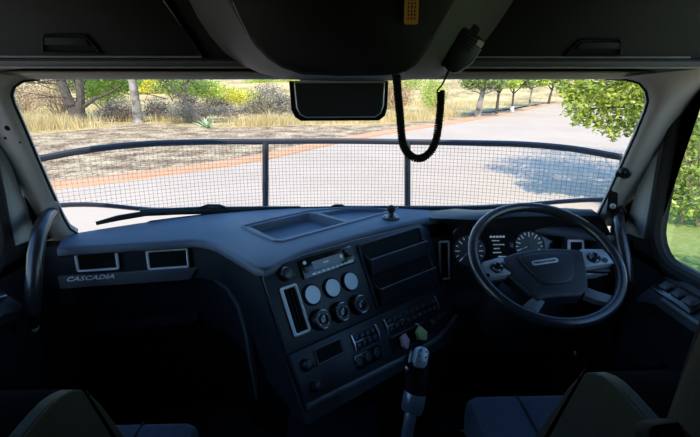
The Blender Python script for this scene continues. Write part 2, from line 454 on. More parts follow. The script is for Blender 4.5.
tree('forked_tree', 'grey twin-trunk tree with bare forked limbs left of the dry scrub', (-14.9, 28.9, 0), forked,
     [((-14.6, 29.2, 6.6), (3.6, 3.0, 1.6), 2600), ((-12.0, 29.5, 5.6), (1.6, 1.6, 1.0), 700)], M['leaf_mid'], M['bark'], .22, seed=3)
def straight(mb, rng, b):
    b = b - V((0, 0, .1))
    mb.tube([b, b + V((0, 0, .25)), b + V((.02, 0, 1.2)), b + V((-.05, 0, 2.8)), b + V((.05, 0, 5)), b + V((.1, 0, 7))], [.42, .27, .235, .22, .17, .06], 12)
    for k in range(6):
        branchy(mb, rng, b + V((0, 0, rng.uniform(2.9, 5))), (rng.uniform(-1, 1), rng.gauss(0, .6), .7), 1.8, .07, 2)
tree('straight_tree', 'straight pale grey trunk patched with white beside the bright green scrub', (-11.3, 28.4, 0), straight,
     [((-11.2, 28.5, 7.0), (2.8, 2.8, 1.7), 2200)], M['leaf_mid'], M['palebark'], .2, seed=5)
def leaning(mb, rng, b):
    b = b - V((0, 0, .1))
    mb.tube([b, b + V((-.35, 0, .7)), b + V((-.9, 0, 1.45)), b + V((-1.5, 0, 2.2)), b + V((-2.2, 0, 2.7))], [.13, .11, .09, .07, .03], 8)
    mb.tube([b + V((-.9, 0, 1.45)), b + V((-.8, 0, 2.2)), b + V((-.4, 0, 2.9))], [.07, .05, .02], 6)
    for k in range(7):
        branchy(mb, rng, b + V((rng.uniform(-1.9, -.6), 0, rng.uniform(1.3, 2.3))), (rng.uniform(-1, 1), rng.gauss(0, .4), rng.uniform(.2, 1)), 1.0, .035, 2)
tree('leaning_tree', 'small slanting tree with thin dark branches behind the spiky agave', (-6.9, 26.0, 0), leaning,
     [((-8.6, 26.1, 2.45), (.9, .7, .42), 420), ((-7.3, 26.3, 2.55), (.7, .6, .35), 260), ((-9.3, 26.3, 2.0), (.5, .5, .3), 120)], M['leaf_mid'], M['bark'], .09, seed=9, shell=.2)
bush('green_bush', 'bright lime-green leafy bush between the forked tree and straight trunk', (-15.2, 33.0, 0),
     [((-15.2, 33.0, 1.9), (2.0, 1.2, 1.3), 2600), ((-13.8, 33.2, 2.4), (1.3, 1.0, .9), 1300)], M['leaf_bright'], .13, 11)
bush('green_bush', 'lime-green bush just right of the straight pale trunk', (-10.2, 34.0, 0),
     [((-10.2, 34.0, 2.0), (1.7, 1.1, 1.0), 1800), ((-8.6, 34.4, 1.7), (1.2, 1.0, .8), 900)], M['leaf_bright'], .12, 12)
bush('yellow_shrub', 'yellow flowering shrub behind the leaning tree', (-8.2, 36.5, 0),
     [((-8.2, 36.5, 1.2), (1.9, 1.0, .8), 2000), ((-6.4, 36.8, 1.0), (1.3, .9, .7), 1200)], M['leaf_yellow'], .10, 13)
bush('yellow_shrub', 'low yellow-green shrub left of the grey bush', (-5.6, 35.0, 0),
     [((-5.6, 35.0, .75), (1.0, .8, .75), 1000)], M['leaf_yellow'], .09, 14)
bush('dry_bush', 'large grey dry bush with fine twigs in the dry grass', (-3.9, 29.2, 0),
     [((-3.9, 29.2, 1.25), (1.35, .9, 1.0), 2000), ((-2.9, 29.0, .85), (.9, .7, .7), 1000), ((-4.9, 29.0, .7), (.8, .6, .55), 700)], M['leaf_grey'], .075, 15, stems=14)
bush('dry_bush', 'low grey-brown dead scrub at the foot of the leaning tree', (-8.4, 28.5, 0),
     [((-8.4, 28.5, .6), (1.6, .7, .55), 1300), ((-6.2, 28.9, .55), (1.1, .6, .5), 900)], M['leaf_grey'], .07, 16, stems=16)
bush('dry_bush', 'brown twiggy dead bush left of the forked tree', (-16.6, 30.2, 0),
     [((-16.6, 30.2, 1.7), (1.3, .9, 1.2), 1100), ((-17.6, 29.4, 1.3), (.9, .7, .9), 600)], M['leaf_brown'], .07, 17, stems=26)
bush('dry_bush', 'grey dead scrub between the forked tree and straight trunk', (-13.0, 30.4, 0),
     [((-13.0, 30.4, .75), (1.3, .7, .65), 1200), ((-11.0, 31.0, .8), (1.2, .7, .6), 800)], M['leaf_grey'], .07, 18, stems=14)
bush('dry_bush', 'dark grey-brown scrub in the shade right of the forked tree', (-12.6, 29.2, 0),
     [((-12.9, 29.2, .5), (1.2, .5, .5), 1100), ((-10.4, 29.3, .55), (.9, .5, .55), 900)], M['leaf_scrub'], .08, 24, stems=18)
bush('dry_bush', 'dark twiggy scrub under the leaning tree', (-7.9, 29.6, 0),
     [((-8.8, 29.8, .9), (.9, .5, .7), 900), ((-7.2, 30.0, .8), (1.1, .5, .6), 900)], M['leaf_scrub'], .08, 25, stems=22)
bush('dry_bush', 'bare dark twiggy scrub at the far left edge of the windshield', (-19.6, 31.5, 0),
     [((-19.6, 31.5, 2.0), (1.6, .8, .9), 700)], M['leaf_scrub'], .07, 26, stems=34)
bush('red_bush', 'reddish brown bush between the loops of the coiled cord', (4.2, 34.0, 0),
     [((4.2, 34.0, 1.3), (1.4, .9, 1.1), 1500), ((3.0, 34.4, 1.6), (1.0, .8, .9), 700)], M['leaf_brown'], .1, 19)
bush('green_bush', 'tall pale-green bush right of the coiled cord', (6.7, 33.5, 0),
     [((6.7, 33.5, 1.4), (1.0, .8, 1.3), 1700), ((5.4, 35.5, 2.2), (1.3, .8, .8), 1100)], M['leaf_bright'], .09, 20)
bush('green_bush', 'wide green bush behind the reddish brown bush', (3.6, 38.0, 0),
     [((3.6, 38.0, 2.0), (1.8, 1.0, 1.0), 1700), ((1.4, 38.5, 1.9), (1.3, 1.0, .9), 900)], M['leaf_bright'], .11, 21)
# agave rosette
ag = thing('agave', 'pale green spiky agave rosette on the mulch bed', 'plant', (-6.5, 25.0, 0))
rng = random.Random(4)
for k in range(22):
    a = rng.uniform(0, 6.28); el = rng.uniform(.25, 1.3); L = rng.uniform(.55, .85)
    d = V((math.cos(a) * math.cos(el), math.sin(a) * math.cos(el), math.sin(el))); s = V((-math.sin(a), math.cos(a), 0)); b = V((-6.5, 25.0, .02)); n = d.cross(s)
    mb = MB().add([b - s * .05, b + s * .05, b + d * L * .45 + s * .075, b + d * L, b + d * L * .45 - s * .075, b + d * L * .45 + n * .04], [(0, 1, 5), (1, 2, 5), (2, 3, 5), (3, 4, 5), (4, 0, 5), (0, 1, 2, 3, 4)])
    obj('leaf', mb, M['leaf_agave'], ag, weld=False)
# dry grass
grass_patch('dry_grass', 'tall straw-coloured dry grass along the mulch edge on the left', [(-17.5, 26.5, 1.8, 1.2, 2600), (-15.5, 25.6, 1.2, .7, 1200), (-18.5, 30, 2, 1.5, 1600), (-12.2, 29.6, .5, .4, 150), (-9.6, 29.0, 1.0, .5, 250)], M['straw'], 31, .2, .8)
grass_patch('dry_grass', 'pale dry grass between the grey bush and the road bend', [(-3.8, 26.9, .9, .4, 900), (-.5, 28.4, 1.6, .7, 1600), (2.0, 29.5, 1.3, .8, 1200), (4.2, 30.5, 1.0, .7, 800), (7.2, 32.4, .7, .5, 500)], M['straw'], 32, .2, .75)
grass_patch('dry_grass', 'far field of dry yellow grass beyond the scrub', [(-22, 38, 5, 3, 2500), (-10, 44, 5, 3, 1200), (0, 41, 5, 2.5, 1800), (10, 46, 5, 3, 1800)], M['straw'], 33, .15, .45)
# far backdrop of scrub, thinning the view of bare ground
rngb = random.Random(77)
far = [(-30, 62, 'leaf_mid', 'pale green far bush at the left end of the dry field'), (-19, 58, 'leaf_yellow', 'yellow far bush behind the forked tree'), (-9, 66, 'leaf_bright', 'green far bush behind the yellow flowering shrub'),
       (2, 70, 'leaf_mid', 'far green bush hidden partly by the hanging mirror panel'), (13, 72, 'leaf_bright', 'far green bush above the tall pale-green bush'), (26, 80, 'leaf_mid', 'far green bush above the row of roadside trees'), (40, 80, 'leaf_bright', 'far green bush beyond the road end')]
for i, (x, y, lm, lab) in enumerate(far):
    bush('far_bush', lab, (x, y, 0), [((x + rngb.uniform(-3, 3), y, rngb.uniform(.9, 1.8)), (rngb.uniform(1.8, 3.2), 1.2, rngb.uniform(.9, 1.6)), 900) for _ in range(3)], M[lm], .2, 50 + i, stems=4)
# ---- row of young trees by the bend
def young(lean, r):
    def fn(mb, rng, b):
        b = b - V((0, 0, .1))
        mb.tube([b, b + V((lean * .3, 0, .8)), b + V((lean, 0, 1.7)), b + V((lean * 1.1, 0, 2.4)), b + V((lean * 1.2, 0, 3.4))], [r * .95, r * .8, r * .6, r * .45, r * .25], 8)
        for k in range(7):
            branchy(mb, rng, b + V((lean, 0, rng.uniform(1.3, 2.0))), (rng.uniform(-1, 1), rng.gauss(0, .6), rng.uniform(.3, 1)), .9, .05, 1)
    return fn
row = [(9.1, 30.9, .22, .25, 'palebark', 'thick white-trunked roadside tree nearest the bend'), (11.2, 33.6, .05, .13, 'bark', 'dark slim trunk second in the roadside row'), (13.0, 35.6, .0, .10, 'bark', 'thin roadside tree with a white-painted foot'),
       (16.4, 41.0, .1, .12, 'palebark', 'pale thin roadside tree fourth in the row'), (20.0, 45.5, .25, .14, 'bark', 'leaning brown roadside tree at the far end of the row')]
for i, (x, y, ln, r, bk, lab) in enumerate(row):
    tree('roadside_tree', lab, (x, y, 0), young(ln, r), [((x + ln, y, 2.5), (1.35, 1.2, .8), 1500), ((x + ln - .8, y, 2.15), (.75, .7, .45), 500), ((x + ln + .8, y, 2.1), (.75, .7, .45), 500), ((x + ln, y + .3, 3.9), (1.7, 1.6, 1.0), 1300)],
         M['leaf_mid'] if i % 2 == 0 else M['leaf_bright'], M[bk], .13, 'young trees along the road bend', 60 + i, .3)
# white-painted foot of the third trunk
mb = MB().tube([(13.0, 35.6, 0), (13.0, 35.6, .42)], .14, 10)
tag(obj('trunk_guard', mb, M['white'], origin=(13.0, 35.6, 0)), 'short white guard around the thin roadside trunk', 'guard')
# ---- near tree on the right, leaning into the view
NT = []
rngn = random.Random(8)
for (px, py, y, r, n) in [(575, 92, 9.2, .46, 260), (598, 84, 9.4, .6, 420), (625, 88, 9.2, .6, 420), (570, 112, 9.0, .34, 150), (588, 106, 9.3, .42, 230), (612, 108, 9.0, .5, 300), (636, 106, 9.1, .5, 300), (578, 122, 9.1, .26, 100), (597, 126, 9.1, .34, 150), (622, 124, 9.0, .42, 220), (640, 124, 9.2, .4, 200), (560, 88, 9.4, .3, 110), (565, 100, 9.2, .22, 80), (652, 96, 9.4, .6, 350), (603, 138, 9.0, .16, 50)]:
    c = onY(px + 8, py - 3, y); NT.append((tuple(c), (r, r, r * .8), int(n * 1.35)))
for c, r, n in [((6.6, 9.6, 3.6), (1.5, 1.4, .9), 2000), ((5.6, 9.2, 3.5), (1.0, 1.0, .7), 900), ((7.6, 9.8, 4.0), (1.6, 1.5, 1.1), 1600), ((6.4, 10.0, 4.8), (1.6, 1.5, .9), 1500), ((8.4, 9.6, 3.0), (1.3, 1.2, .9), 900), ((7.0, 10.8, 3.8), (1.4, 1.0, 1.0), 900), ((5.6, 10.6, 4.6), (1.3, 1.0, .7), 1300), ((7.6, 11.6, 5.2), (1.8, 1.2, .9), 1500), ((9.0, 12.0, 5.0), (1.8, 1.4, .9), 1300), ((5.0, 9.0, 3.9), (.8, .8, .5), 900), ((4.5, 9.6, 4.3), (.7, .8, .4), 800), ((6.0, 9.8, 4.2), (1.4, 1.2, .6), 1500)]:
    NT.append((c, r, n))
def neart(mb, rng, b):
    b = b - V((0, 0, .1))
    mb.tube([b, b + V((0, 0, .5)), b + V((-.05, 0, 1.4)), b + V((-.2, 0, 2.4)), b + V((-.4, 0, 3.6)), b + V((-.6, .1, 4.6))], [.2, .15, .13, .11, .08, .03], 10)
    for c, r, n in NT:
        q = b + V((-.2, 0, rng.uniform(1.5, 3.0)))
        mid = (q + V(c)) / 2 + V((0, 0, .2))
        mb.tube([q, mid, V(c)], [.035, .022, .008], 5)
tree('near_tree', 'leafy yellow-green tree hanging over the road beside the right pillar', (7.4, 9.8, 0.03), neart, NT, M['leaf_near'], M['bark'], .068, seed=70, shell=.3)
tree('added_shade_tree', 'unseen tree added to shade the verge right beside the cab', (5.2, 1.2, 0.03), lambda mb, rng, b: [mb.tube([b - V((0, 0, .1)), b + V((0, 0, 1.5)), b + V((-.3, 0, 3.2)), b + V((-.5, .1, 4.6))], [.18, .14, .1, .04], 9), [branchy(mb, rng, b + V((-.2, 0, 2.4)), (rng.uniform(-1, 1), rng.gauss(0, .6), .8), 1.2, .05, 2) for _ in range(6)]],
     [((4.7, 1.5, 3.9), (1.3, 1.2, .9), 2200), ((5.4, 1.2, 4.4), (1.3, 1.3, .9), 1500)], M['leaf_near'], M['bark'], .09, seed=71, shell=.3)  # stands out of view, added to throw shade on the verge
# ---- hedge seen through the right-hand door window
rngh = random.Random(21)
hb = thing('hedge', 'trimmed bright green hedge beyond the lawn outside the right door', 'hedge', (7.2, 7.6, 0.03))
fb = MB(); sb = MB()
hp = [V((5.0 + 3.2 * k / 14, 8.3 - 1.7 * k / 14, 0)) for k in range(15)]
for p in hp:
    o_ = V((rngh.uniform(.45, .6), -.45, 0))
    for zc in (.55, 1.2, 1.85, 2.4):
        leaves(fb, rngh, p + V((.75, 0, zc)), (.45, .5, .42), 300, .05, .6)
    branchy(sb, rngh, p + V((.75, 0, .05)), (rngh.gauss(0, .2), rngh.gauss(0, .2), 1), 1.0, .03, 2, .4)
obj('stems', sb, M['twig'], hb, weld=False)
f = obj('foliage', fb, M['hedge'], hb, weld=False); f['kind'] = 'stuff'


# ================================================================== TRUCK FRONT (outside the glass)
def glass_y(x, z):
    return 1.97 - 0.33 * (x / 0.92) ** 2 - 0.40 * (z - 2.05)
def guard_y(x, z=0):
    return 2.42 - 0.40 * (abs(x) / 1.2) ** 2.2
# bonnet
bn = thing('truck_bonnet', 'white truck bonnet sloping away below the windshield', 'bonnet', (0, 2.9, 1.2))
rows = []
for i in range(9):
    t = i / 8; y = 2.08 + 1.75 * t; w = 0.98 - .16 * t; zt = 1.83 - .30 * t - .25 * max(0, t - .75) / .25
    rows.append([(-w, y, 1.15), (-w, y, zt - .22), (-w * .93, y, zt - .08), (-w * .7, y, zt - .01), (0, y, zt), (w * .7, y, zt - .01), (w * .93, y, zt - .08), (w, y, zt - .22), (w, y, 1.15)])
mb = MB(); k, n = mb.grid(rows); mb.f.append(tuple(range(n))); mb.f.append(tuple(range(8 * n, 9 * n)))
obj('hood', mb, M['white'], bn)
for s in (-1, 1):
    mb = MB(); rr = []
    for i in range(13):
        a = math.pi * i / 12
        rr.append([(s * .82, 3.1 - .62 * math.cos(a), .55 + .72 * math.sin(a)), (s * 1.2, 3.1 - .62 * math.cos(a), .53 + .72 * math.sin(a)), (s * 1.22, 3.1 - .55 * math.cos(a), .48 + .66 * math.sin(a))])
    mb.grid(rr); obj('fender', mb, M['white'], bn)
    mb = MB(); fr = Fr((s * 1.02, 3.1, .52), (0, 1, 0), (0, 0, 1)); mb.lathe(fr, 0, 0, [(.30, -.14), (.5, -.14), (.52, -.1), (.52, .1), (.5, .14), (.3, .14)], 28)
    obj('tyre', mb, M['rubber'], bn)
mb = MB().box((-.95, 3.72, .45), (.95, 3.9, .85)); obj('bumper', mb, M['white'], bn)
# black cowl under the glass
mb = MB(); xs = [-.98 + .07 * i for i in range(29)]
mb.grid([[(x, glass_y(x, 1.96) + .02, 1.97) for x in xs], [(x, glass_y(x, 1.96) + .10, 1.87) for x in xs], [(x, max(2.10, glass_y(x, 1.96) + .12), 1.80) for x in xs], [(x, max(2.10, glass_y(x, 1.96) + .12), 1.2) for x in xs]])
struct(obj('trim_7', mb, M['matte']))
# stone guard
top_px = [(38, 160), (60, 154), (100, 148), (150, 143.5), (200, 142), (265, 141.5), (336, 141), (407, 142), (470, 143), (520, 144), (560, 147), (590, 151), (622, 158)]
bot_px = [(57, 205), (80, 204), (105, 205), (130, 208), (150, 210), (200, 210), (265, 209.5), (336, 209), (407, 209), (470, 207.5), (520, 205.5), (545, 203), (575, 200.5), (606, 199)]
tp = [onS(a, b, guard_y) for a, b in top_px]; bp = [onS(a, b, guard_y) for a, b in bot_px]
def interp(P, x):
    for a, b in zip(P, P[1:]):
        if a.x <= x <= b.x: return a.z + (b.z - a.z) * (x - a.x) / (b.x - a.x)
    return P[0].z if x < P[0].x else P[-1].z
gd = thing('stone_guard', 'dark steel mesh stone guard curving across in front of the windshield', 'guard', (0, 2.42, 1.9))
XL, XR = tp[0].x, tp[-1].x
def smooth_path(P, n=60):
    x0, x1 = P[0].x, P[-1].x
    raw = [(x0 + (x1 - x0) * i / n) for i in range(n + 1)]
    zz = [sum(interp(P, x + d) for d in (-.06, -.03, 0, .03, .06)) / 5 for x in raw]
    return [V((x, guard_y(x), z)) for x, z in zip(raw, zz)]
def bar(path, hy, hz):
    rings = []
    for i, p in enumerate(path):
        t = (path[min(i + 1, len(path) - 1)] - path[max(i - 1, 0)]).normalized(); nrm = V((-t.y, t.x, 0)).normalized(); u = V((0, 0, 1))
        rings.append([p + nrm * (hy * math.cos(a)) + u * (hz * math.sin(a)) for a in [math.pi * 2 * (j + .5) / 8 for j in range(8)]])
    return MB().loft(rings)
tpath, bpath = smooth_path(tp), smooth_path(bp)
obj('top_rail', bar(tpath, .012, .015), M['guard'], gd); obj('bottom_rail', bar(bpath, .011, .011), M['guard'], gd)
for px in (265.5, 407.5):
    a, b = onS(px, 141.5, guard_y), onS(px, 209.5, guard_y)
    obj('post', MB().tube([a, b], .016, 8), M['guard'], gd)
for s, P, Q in ((-1, tpath[0], bpath[0]), (1, tpath[-1], bpath[-1])):
    obj('end_bar', MB().tube([P, P + (Q - P) * .5 + V((s * .01, -.03, 0)), Q], .010, 8), M['guard'], gd)
for x in (-.35, .36):
    obj('bracket', MB().tube([(x, guard_y(x), interp(bp, x)), (x, guard_y(x) + .05, 1.72)], .012, 8), M['guard'], gd)
wm = MB(); sp = 0.0174
x = XL + sp
while x < XR:
    zt, zb = interp(tp, x), interp(bp, x)
    wm.tube([(x, guard_y(x), zb), (x, guard_y(x), zt)], .0006, 4, False); x += sp
zlo, zhi = min(p.z for p in bp), max(p.z for p in tp); z = zlo + sp * .7
while z < zhi:
    seg = []
    for i in range(101):
        xx = XL + (XR - XL) * i / 100
        if interp(bp, xx) <= z <= interp(tp, xx): seg.append((xx, guard_y(xx) - .003, z))
        else:
            if len(seg) > 1: wm.tube(seg, .0006, 4, False)
            seg = []
    if len(seg) > 1: wm.tube(seg, .0006, 4, False)
    z += sp
wo = obj('wire_mesh', wm, M['wire'], gd, weld=False); wo['kind'] = 'stuff'
# wipers
def wiper(label, blade_px, arm_px, clip_px):
    g = lambda a, b: onS(a, b, lambda x, z: glass_y(x, z) + .035)
    B = [g(*q) for q in blade_px]; A = [g(*q) for q in arm_px]
    w = thing('windshield_wiper', label, 'wiper', tuple(A[-1]), 'parked wipers at the foot of the windshield')
    obj('blade', MB().tube(B, [.007] + [.011] * (len(B) - 2) + [.008], 6), M['rubber'], w)
    obj('arm', MB().tube([p + V((0, .02, .004)) for p in A], [.006] + [.010] * (len(A) - 2) + [.014], 6), M['black'], w)
    c = [g(*q) for q in clip_px]
    obj('clip', MB().tube([p + V((0, .01, .0)) for p in c], .006, 6), M['black'], w)
wiper('long black wiper parked below the left half of the stone guard', [(96, 223.5), (118, 218), (145, 213.5), (180, 212), (220, 211.5), (262, 211)], [(138, 213), (200, 211), (262, 210.5), (300, 211)], [(200, 208.5), (207, 206), (219, 206), (227, 209)])
wiper('black wiper parked low behind the dash right of centre', [(352, 209), (400, 209.5), (450, 209), (500, 208), (545, 207)], [(338, 209), (420, 210), (520, 211)], [(330, 208.5), (335, 206), (342, 206), (347, 208.5)])

# ================================================================== CAB SHELL
FLOOR = 1.15
W = 1.03
struct(obj('floor', MB().box((-1.1, -1.7, FLOOR - .08), (1.1, 2.0, FLOOR)), M['floor']))
struct(obj('ceiling', MB().box((-1.12, -1.75, 3.15), (1.12, 1.45, 3.22)), M['liner']))
struct(obj('wall_back', MB().box((-1.1, -1.75, FLOOR), (1.1, -1.68, 3.15)), M['wall']))
struct(obj('wall_front', MB().box((-1.1, 1.96, .8), (1.1, 2.02, 1.92)), M['matte']))
for s, nm in ((-1, 'wall_left'), (1, 'wall_right')):
    struct(obj(nm, MB().box((s * 1.05, -1.7, FLOOR - .1), (s * 1.12, .30, 3.2)), M['wall']))
    # roof side rail above the door
    struct(obj('trim_%d' % (1 if s < 0 else 2), MB().box((s * 1.0, .30, 2.86), (s * 1.12, 1.5, 3.2)), M['overhead']))
for s in (-1, 1):
    struct(obj('trim_%d' % (8 if s < 0 else 9), MB().box((s * 1.0, 1.52, FLOOR - .1), (s * 1.10, 2.0, 1.88)), M['matte']))
# windshield
gxs = [-1.0 + .05 * i for i in range(41)]
mb = MB(); mb.grid([[(x, glass_y(x, z), z) for x in gxs] for z in [1.98 + .07 * k for k in range(12)]])
wn = structroot('window_1', (0, 1.97, 2.05))
obj('glass', mb, M['glass'], wn)
LW = [(78, 234), (70, 229), (64, 219), (55, 199), (38, 160), (22, 122), (14, 104), (11.5, 95), (14, 87), (23, 81), (40, 79)]
RW = [(594, 222), (600, 212), (610, 191), (622, 165), (636, 134), (645, 112), (648, 101), (646, 91), (639, 83), (626, 79.5), (605, 79)]
gl = lambda x, z: glass_y(x, z) - .012
Lp = [onS(a, b, gl) for a, b in LW]; Rp = [onS(a, b, gl) for a, b in RW]
for P in (Lp, Rp): obj('gasket', MB().tube(P, .0045, 6), M['rubber'], wn)
# base black-out band along the glass
mb = MB(); xs = [-.93 + .0465 * i for i in range(41)]
mb.grid([[(x, glass_y(x, 2.085 - .02 * (abs(x) / .93) ** 2) - .010, 2.062 + .012 * (abs(x) < .7)) for x in xs], [(x, glass_y(x, 2.0) - .012, 2.0) for x in xs]])
obj('base_seal', mb, M['rubber'], wn)
# windshield pillars: from the glass edge to the door jamb
Lo = [(60, 244), (52, 240), (44, 228), (33, 200), (13, 160), (-9, 122), (-18, 104), (-24, 95), (-26, 87), (-28, 80), (-30, 70)]
Ro = [(612, 226), (618, 214), (631, 191), (645, 165), (660, 134), (672, 112), (679, 101), (686, 91), (692, 83), (698, 76), (706, 68)]
for nm, P, OUT, s in (('trim_3', Lp, Lo, -1), ('trim_4', Rp, Ro, 1)):
    mb = MB(); inner = P; outer = [onX(a, b, s * .985) for a, b in OUT]
    mid = [(a + b) / 2 + V((-s * .018, -.018, 0)) for a, b in zip(inner, outer)]
    q1 = [a * .75 + b * .25 + V((-s * .013, -.013, 0)) for a, b in zip(inner, outer)]; q2 = [a * .25 + b * .75 + V((-s * .013, -.013, 0)) for a, b in zip(inner, outer)]
    back = [p + V((s * .09, .02, 0)) for p in outer]; far_ = [p + V((s * .03, .06, 0)) for p in inner]
    mb.grid([far_, inner, q1, mid, q2, outer, back], False); struct(obj(nm, mb, M['pillar'], sharp=50))
def pillar_pt(s, py, t):
    IN, OUT_, P_, O_ = (LW, Lo, Lp, -1) if s < 0 else (RW, Ro, Rp, 1)
    O3 = [onX(a, b, s * .985) for a, b in OUT_]
    for i in range(len(IN) - 1):
        (a0, b0), (a1, b1) = IN[i], IN[i + 1]
        if b1 <= py <= b0:
            k = (py - b0) / (b1 - b0); p = P_[i].lerp(P_[i + 1], k); q = O3[i].lerp(O3[i + 1], k)
            return p.lerp(q, t) + V((-s * .016, -.016, 0)) * (1 - abs(2 * t - 1) ** 2)
for py_, t_, r_ in ((127, .62, .008), (137, .85, .004), (141, .45, .003)):
    q = pillar_pt(-1, py_, t_); fr = Fr(q, (.75, .66, 0), (0, -.35, 1))
    obj('fastener_hole', MB().lathe(fr, 0, 0, [(r_, -.012), (r_, .003), (r_ * .6, .004), (0, .004)], 10), M['matte'], bpy.data.objects['trim_3'])
# header above the glass
mb = MB(); rows = []
hx = [-1.04 + .052 * i for i in range(41)]
for px_y, y in ((79.5, 1.455), (78, 1.44), (75.5, 1.428), (72.5, 1.425), (71, 1.43)):
    rows.append([(x, glass_y(x, 2.585) - 1.73 + y if abs(x) > 9 else y, onY(350, px_y, y).z) for x in hx])
mb.grid(rows); struct(obj('trim_5', mb, M['header']))
mb = MB(); mb.grid([rows[-1], [(x, 1.50, 2.63) for x in hx], [(x, 1.50, 3.2) for x in hx]]); struct(obj('trim_10', mb, M['matte']))
# roof outer edge over the header closes the cab in front
mb = MB(); mb.grid([[(x, 1.455, onY(350, 79.5, 1.455).z) for x in gxs], [(x, glass_y(x, 2.60) + .02, 2.60) for x in gxs], [(x, glass_y(x, 2.60) - .08, 2.85) for x in gxs], [(x, 1.4, 3.22) for x in gxs]])
struct(obj('trim_6', mb, M['white']))

# doors
def door(n, s):
    d = structroot('door_%d' % n, (s * 1.05, 1.0, FLOOR))
    X = s * W
    fr = Fr((X, 0, 0), (0, 1, 0), (0, 0, 1))    # u = y, v = z
    # window opening
    op = rrect(.36, 1.42, 2.05, 2.83, .10, 6)
    outer = rrect(.30, 1.56, 2.0, 2.90, .02, 6)
    outer = [(a if a < 1 else 1.60 - .36 * (b - 2.0), b) for a, b in outer]
    mb = MB()
    wsgn = s if s > 0 else -1
    lo = [(X, a, b) for a, b in outer]; li = [(X, a, b) for a, b in op]
    li2 = [(X + s * .02, a, b) for a, b in op]
    mb.grid([lo, li, li2], True); obj('window_frame', mb, M['rubber'], d)
    # rounded rubber run channel proud of the frame
    o2 = rrect(.335, 1.435, 2.03, 2.855, .12, 8)
    mb = MB().tube([(X - s * .004, a, b) for a, b in o2] + [(X - s * .004, o2[0][0], o2[0][1])], .021, 8, False); obj('window_seal', mb, M['rubber'], d)
    mb = MB().add([(X + s * .03, .34, 2.03), (X + s * .03, 1.40, 2.03), (X + s * .03, 1.40, 2.86), (X + s * .03, .34, 2.86)], [(0, 1, 2, 3)]); obj('pane', mb, M['sideglass'], d)
    # lower door
    mb = MB().box((X, .30, FLOOR - .1), (X + s * .07, 1.60, 2.03)); obj('door_panel', mb, M['dash'], d)
    # sill ledge with switch plate
    prof = [(s * 1.03, 2.04), (s * .985, 2.025), (s * .935, 1.985), (s * .925, 1.962), (s * .94, 1.93), (s * 1.03, 1.89)]
    mb = MB().loft([[(a, y, b - dz) for a, b in prof] for y, dz in ((.32, 0), (1.24, 0), (1.32, .03))]); led = obj('armrest', mb, M['dash'], d)
    f2 = Fr((s * .962, 1.20, 2.008), (0, -s * 1.0, 0), (s * 1, 0, .8))
    mb = MB().plate(f2, rrect(-.085, .085, -.028, .028, .01), -.002, .006, .002); sw = obj('switch_plate', mb, M['gloss'], d)
    for k in range(3):
        mb = MB().plate(f2, rrect(-.065 + .05 * k, -.03 + .05 * k, -.014, .014, .004), .004, .013, .003); obj('switch', mb, M['black'], sw)
    mb = MB().tube([(s * .932, y, 1.986) for y in (.4, .8, 1.1, 1.22)], .006, 6); obj('edge_trim', mb, M['band'], led)
    # sail trim in front of the window
    pts = [(1.46, 2.085), (1.56, 2.075), (1.565, 2.10), (1.525, 2.30), (1.485, 2.50), (1.472, 2.50), (1.464, 2.3), (1.46, 2.1)]
    mb = MB().loft([[(X - s * .003, a, b) for a, b in pts], [(X - s * .02, a, b) for a, b in pts], [(X - s * .028, a, b) for a, b in inset(pts, .012)]]); obj('sail_trim', mb, M['sail'], d)
    mb = MB().tube([(X - s * .015, 1.605, 2.06), (X - s * .02, 1.57, 2.28), (X - s * .02, 1.505, 2.58), (X - s * .02, 1.44, 2.85)], .03, 8); obj('jamb_seal', mb, M['rubber'], d)
    mb = MB().tube([(s * .99, .95, 1.82), (s * .955, .97, 1.82), (s * .95, 1.08, 1.82), (s * .99, 1.10, 1.82)], .011, 8); obj('door_handle', mb, M['silver'], d)
    return d
door(1, 1); door(2, -1)

# grab handles on the pillars
LM = pillar_pt(-1, 208, .42)
gh = thing('grab_handle', 'black curved grab handle on the left pillar beside the badge panel', 'handle', tuple(LM))
P = [LM] + [onX(a, b, x) for a, b, x in ((46, 217, -.925), (39.5, 232, -.90), (35.5, 255, -.89), (33.5, 285, -.89), (33, 310, -.90), (34, 326, -.95))]
obj('grip', MB().tube(P, [.017, .021, .022, .023, .023, .021, .013], 12), M['leather'], gh)
fr = Fr(LM, (.75, .66, 0), (.0, -.30, 1)); obj('mount', MB().plate(fr, rrect(-.026, .020, -.045, .035, .012), -.02, .006, .003), M['pillar'], gh)
obj('foot', MB().ball(P[-1], .014, .014, .02), M['tag'], gh)['label'] = 'cream lower end'  # cream ball at the lower end of the grip
gh = thing('grab_handle', 'black curved grab handle behind the steering wheel on the right pillar', 'handle', tuple(onX(612, 208, .95)))
P = [onX(a, b, x) for a, b, x in ((619, 213, .975), (619, 220, .945), (620, 232, .925), (624, 255, .925), (628, 280, .93), (630, 298, .96))]
obj('grip', MB().tube(P, [.014, .018, .019, .02, .019, .012], 12), M['leather'], gh)
obj('mount', MB().ball(P[0], .022, .022, .028), M['black'], gh)
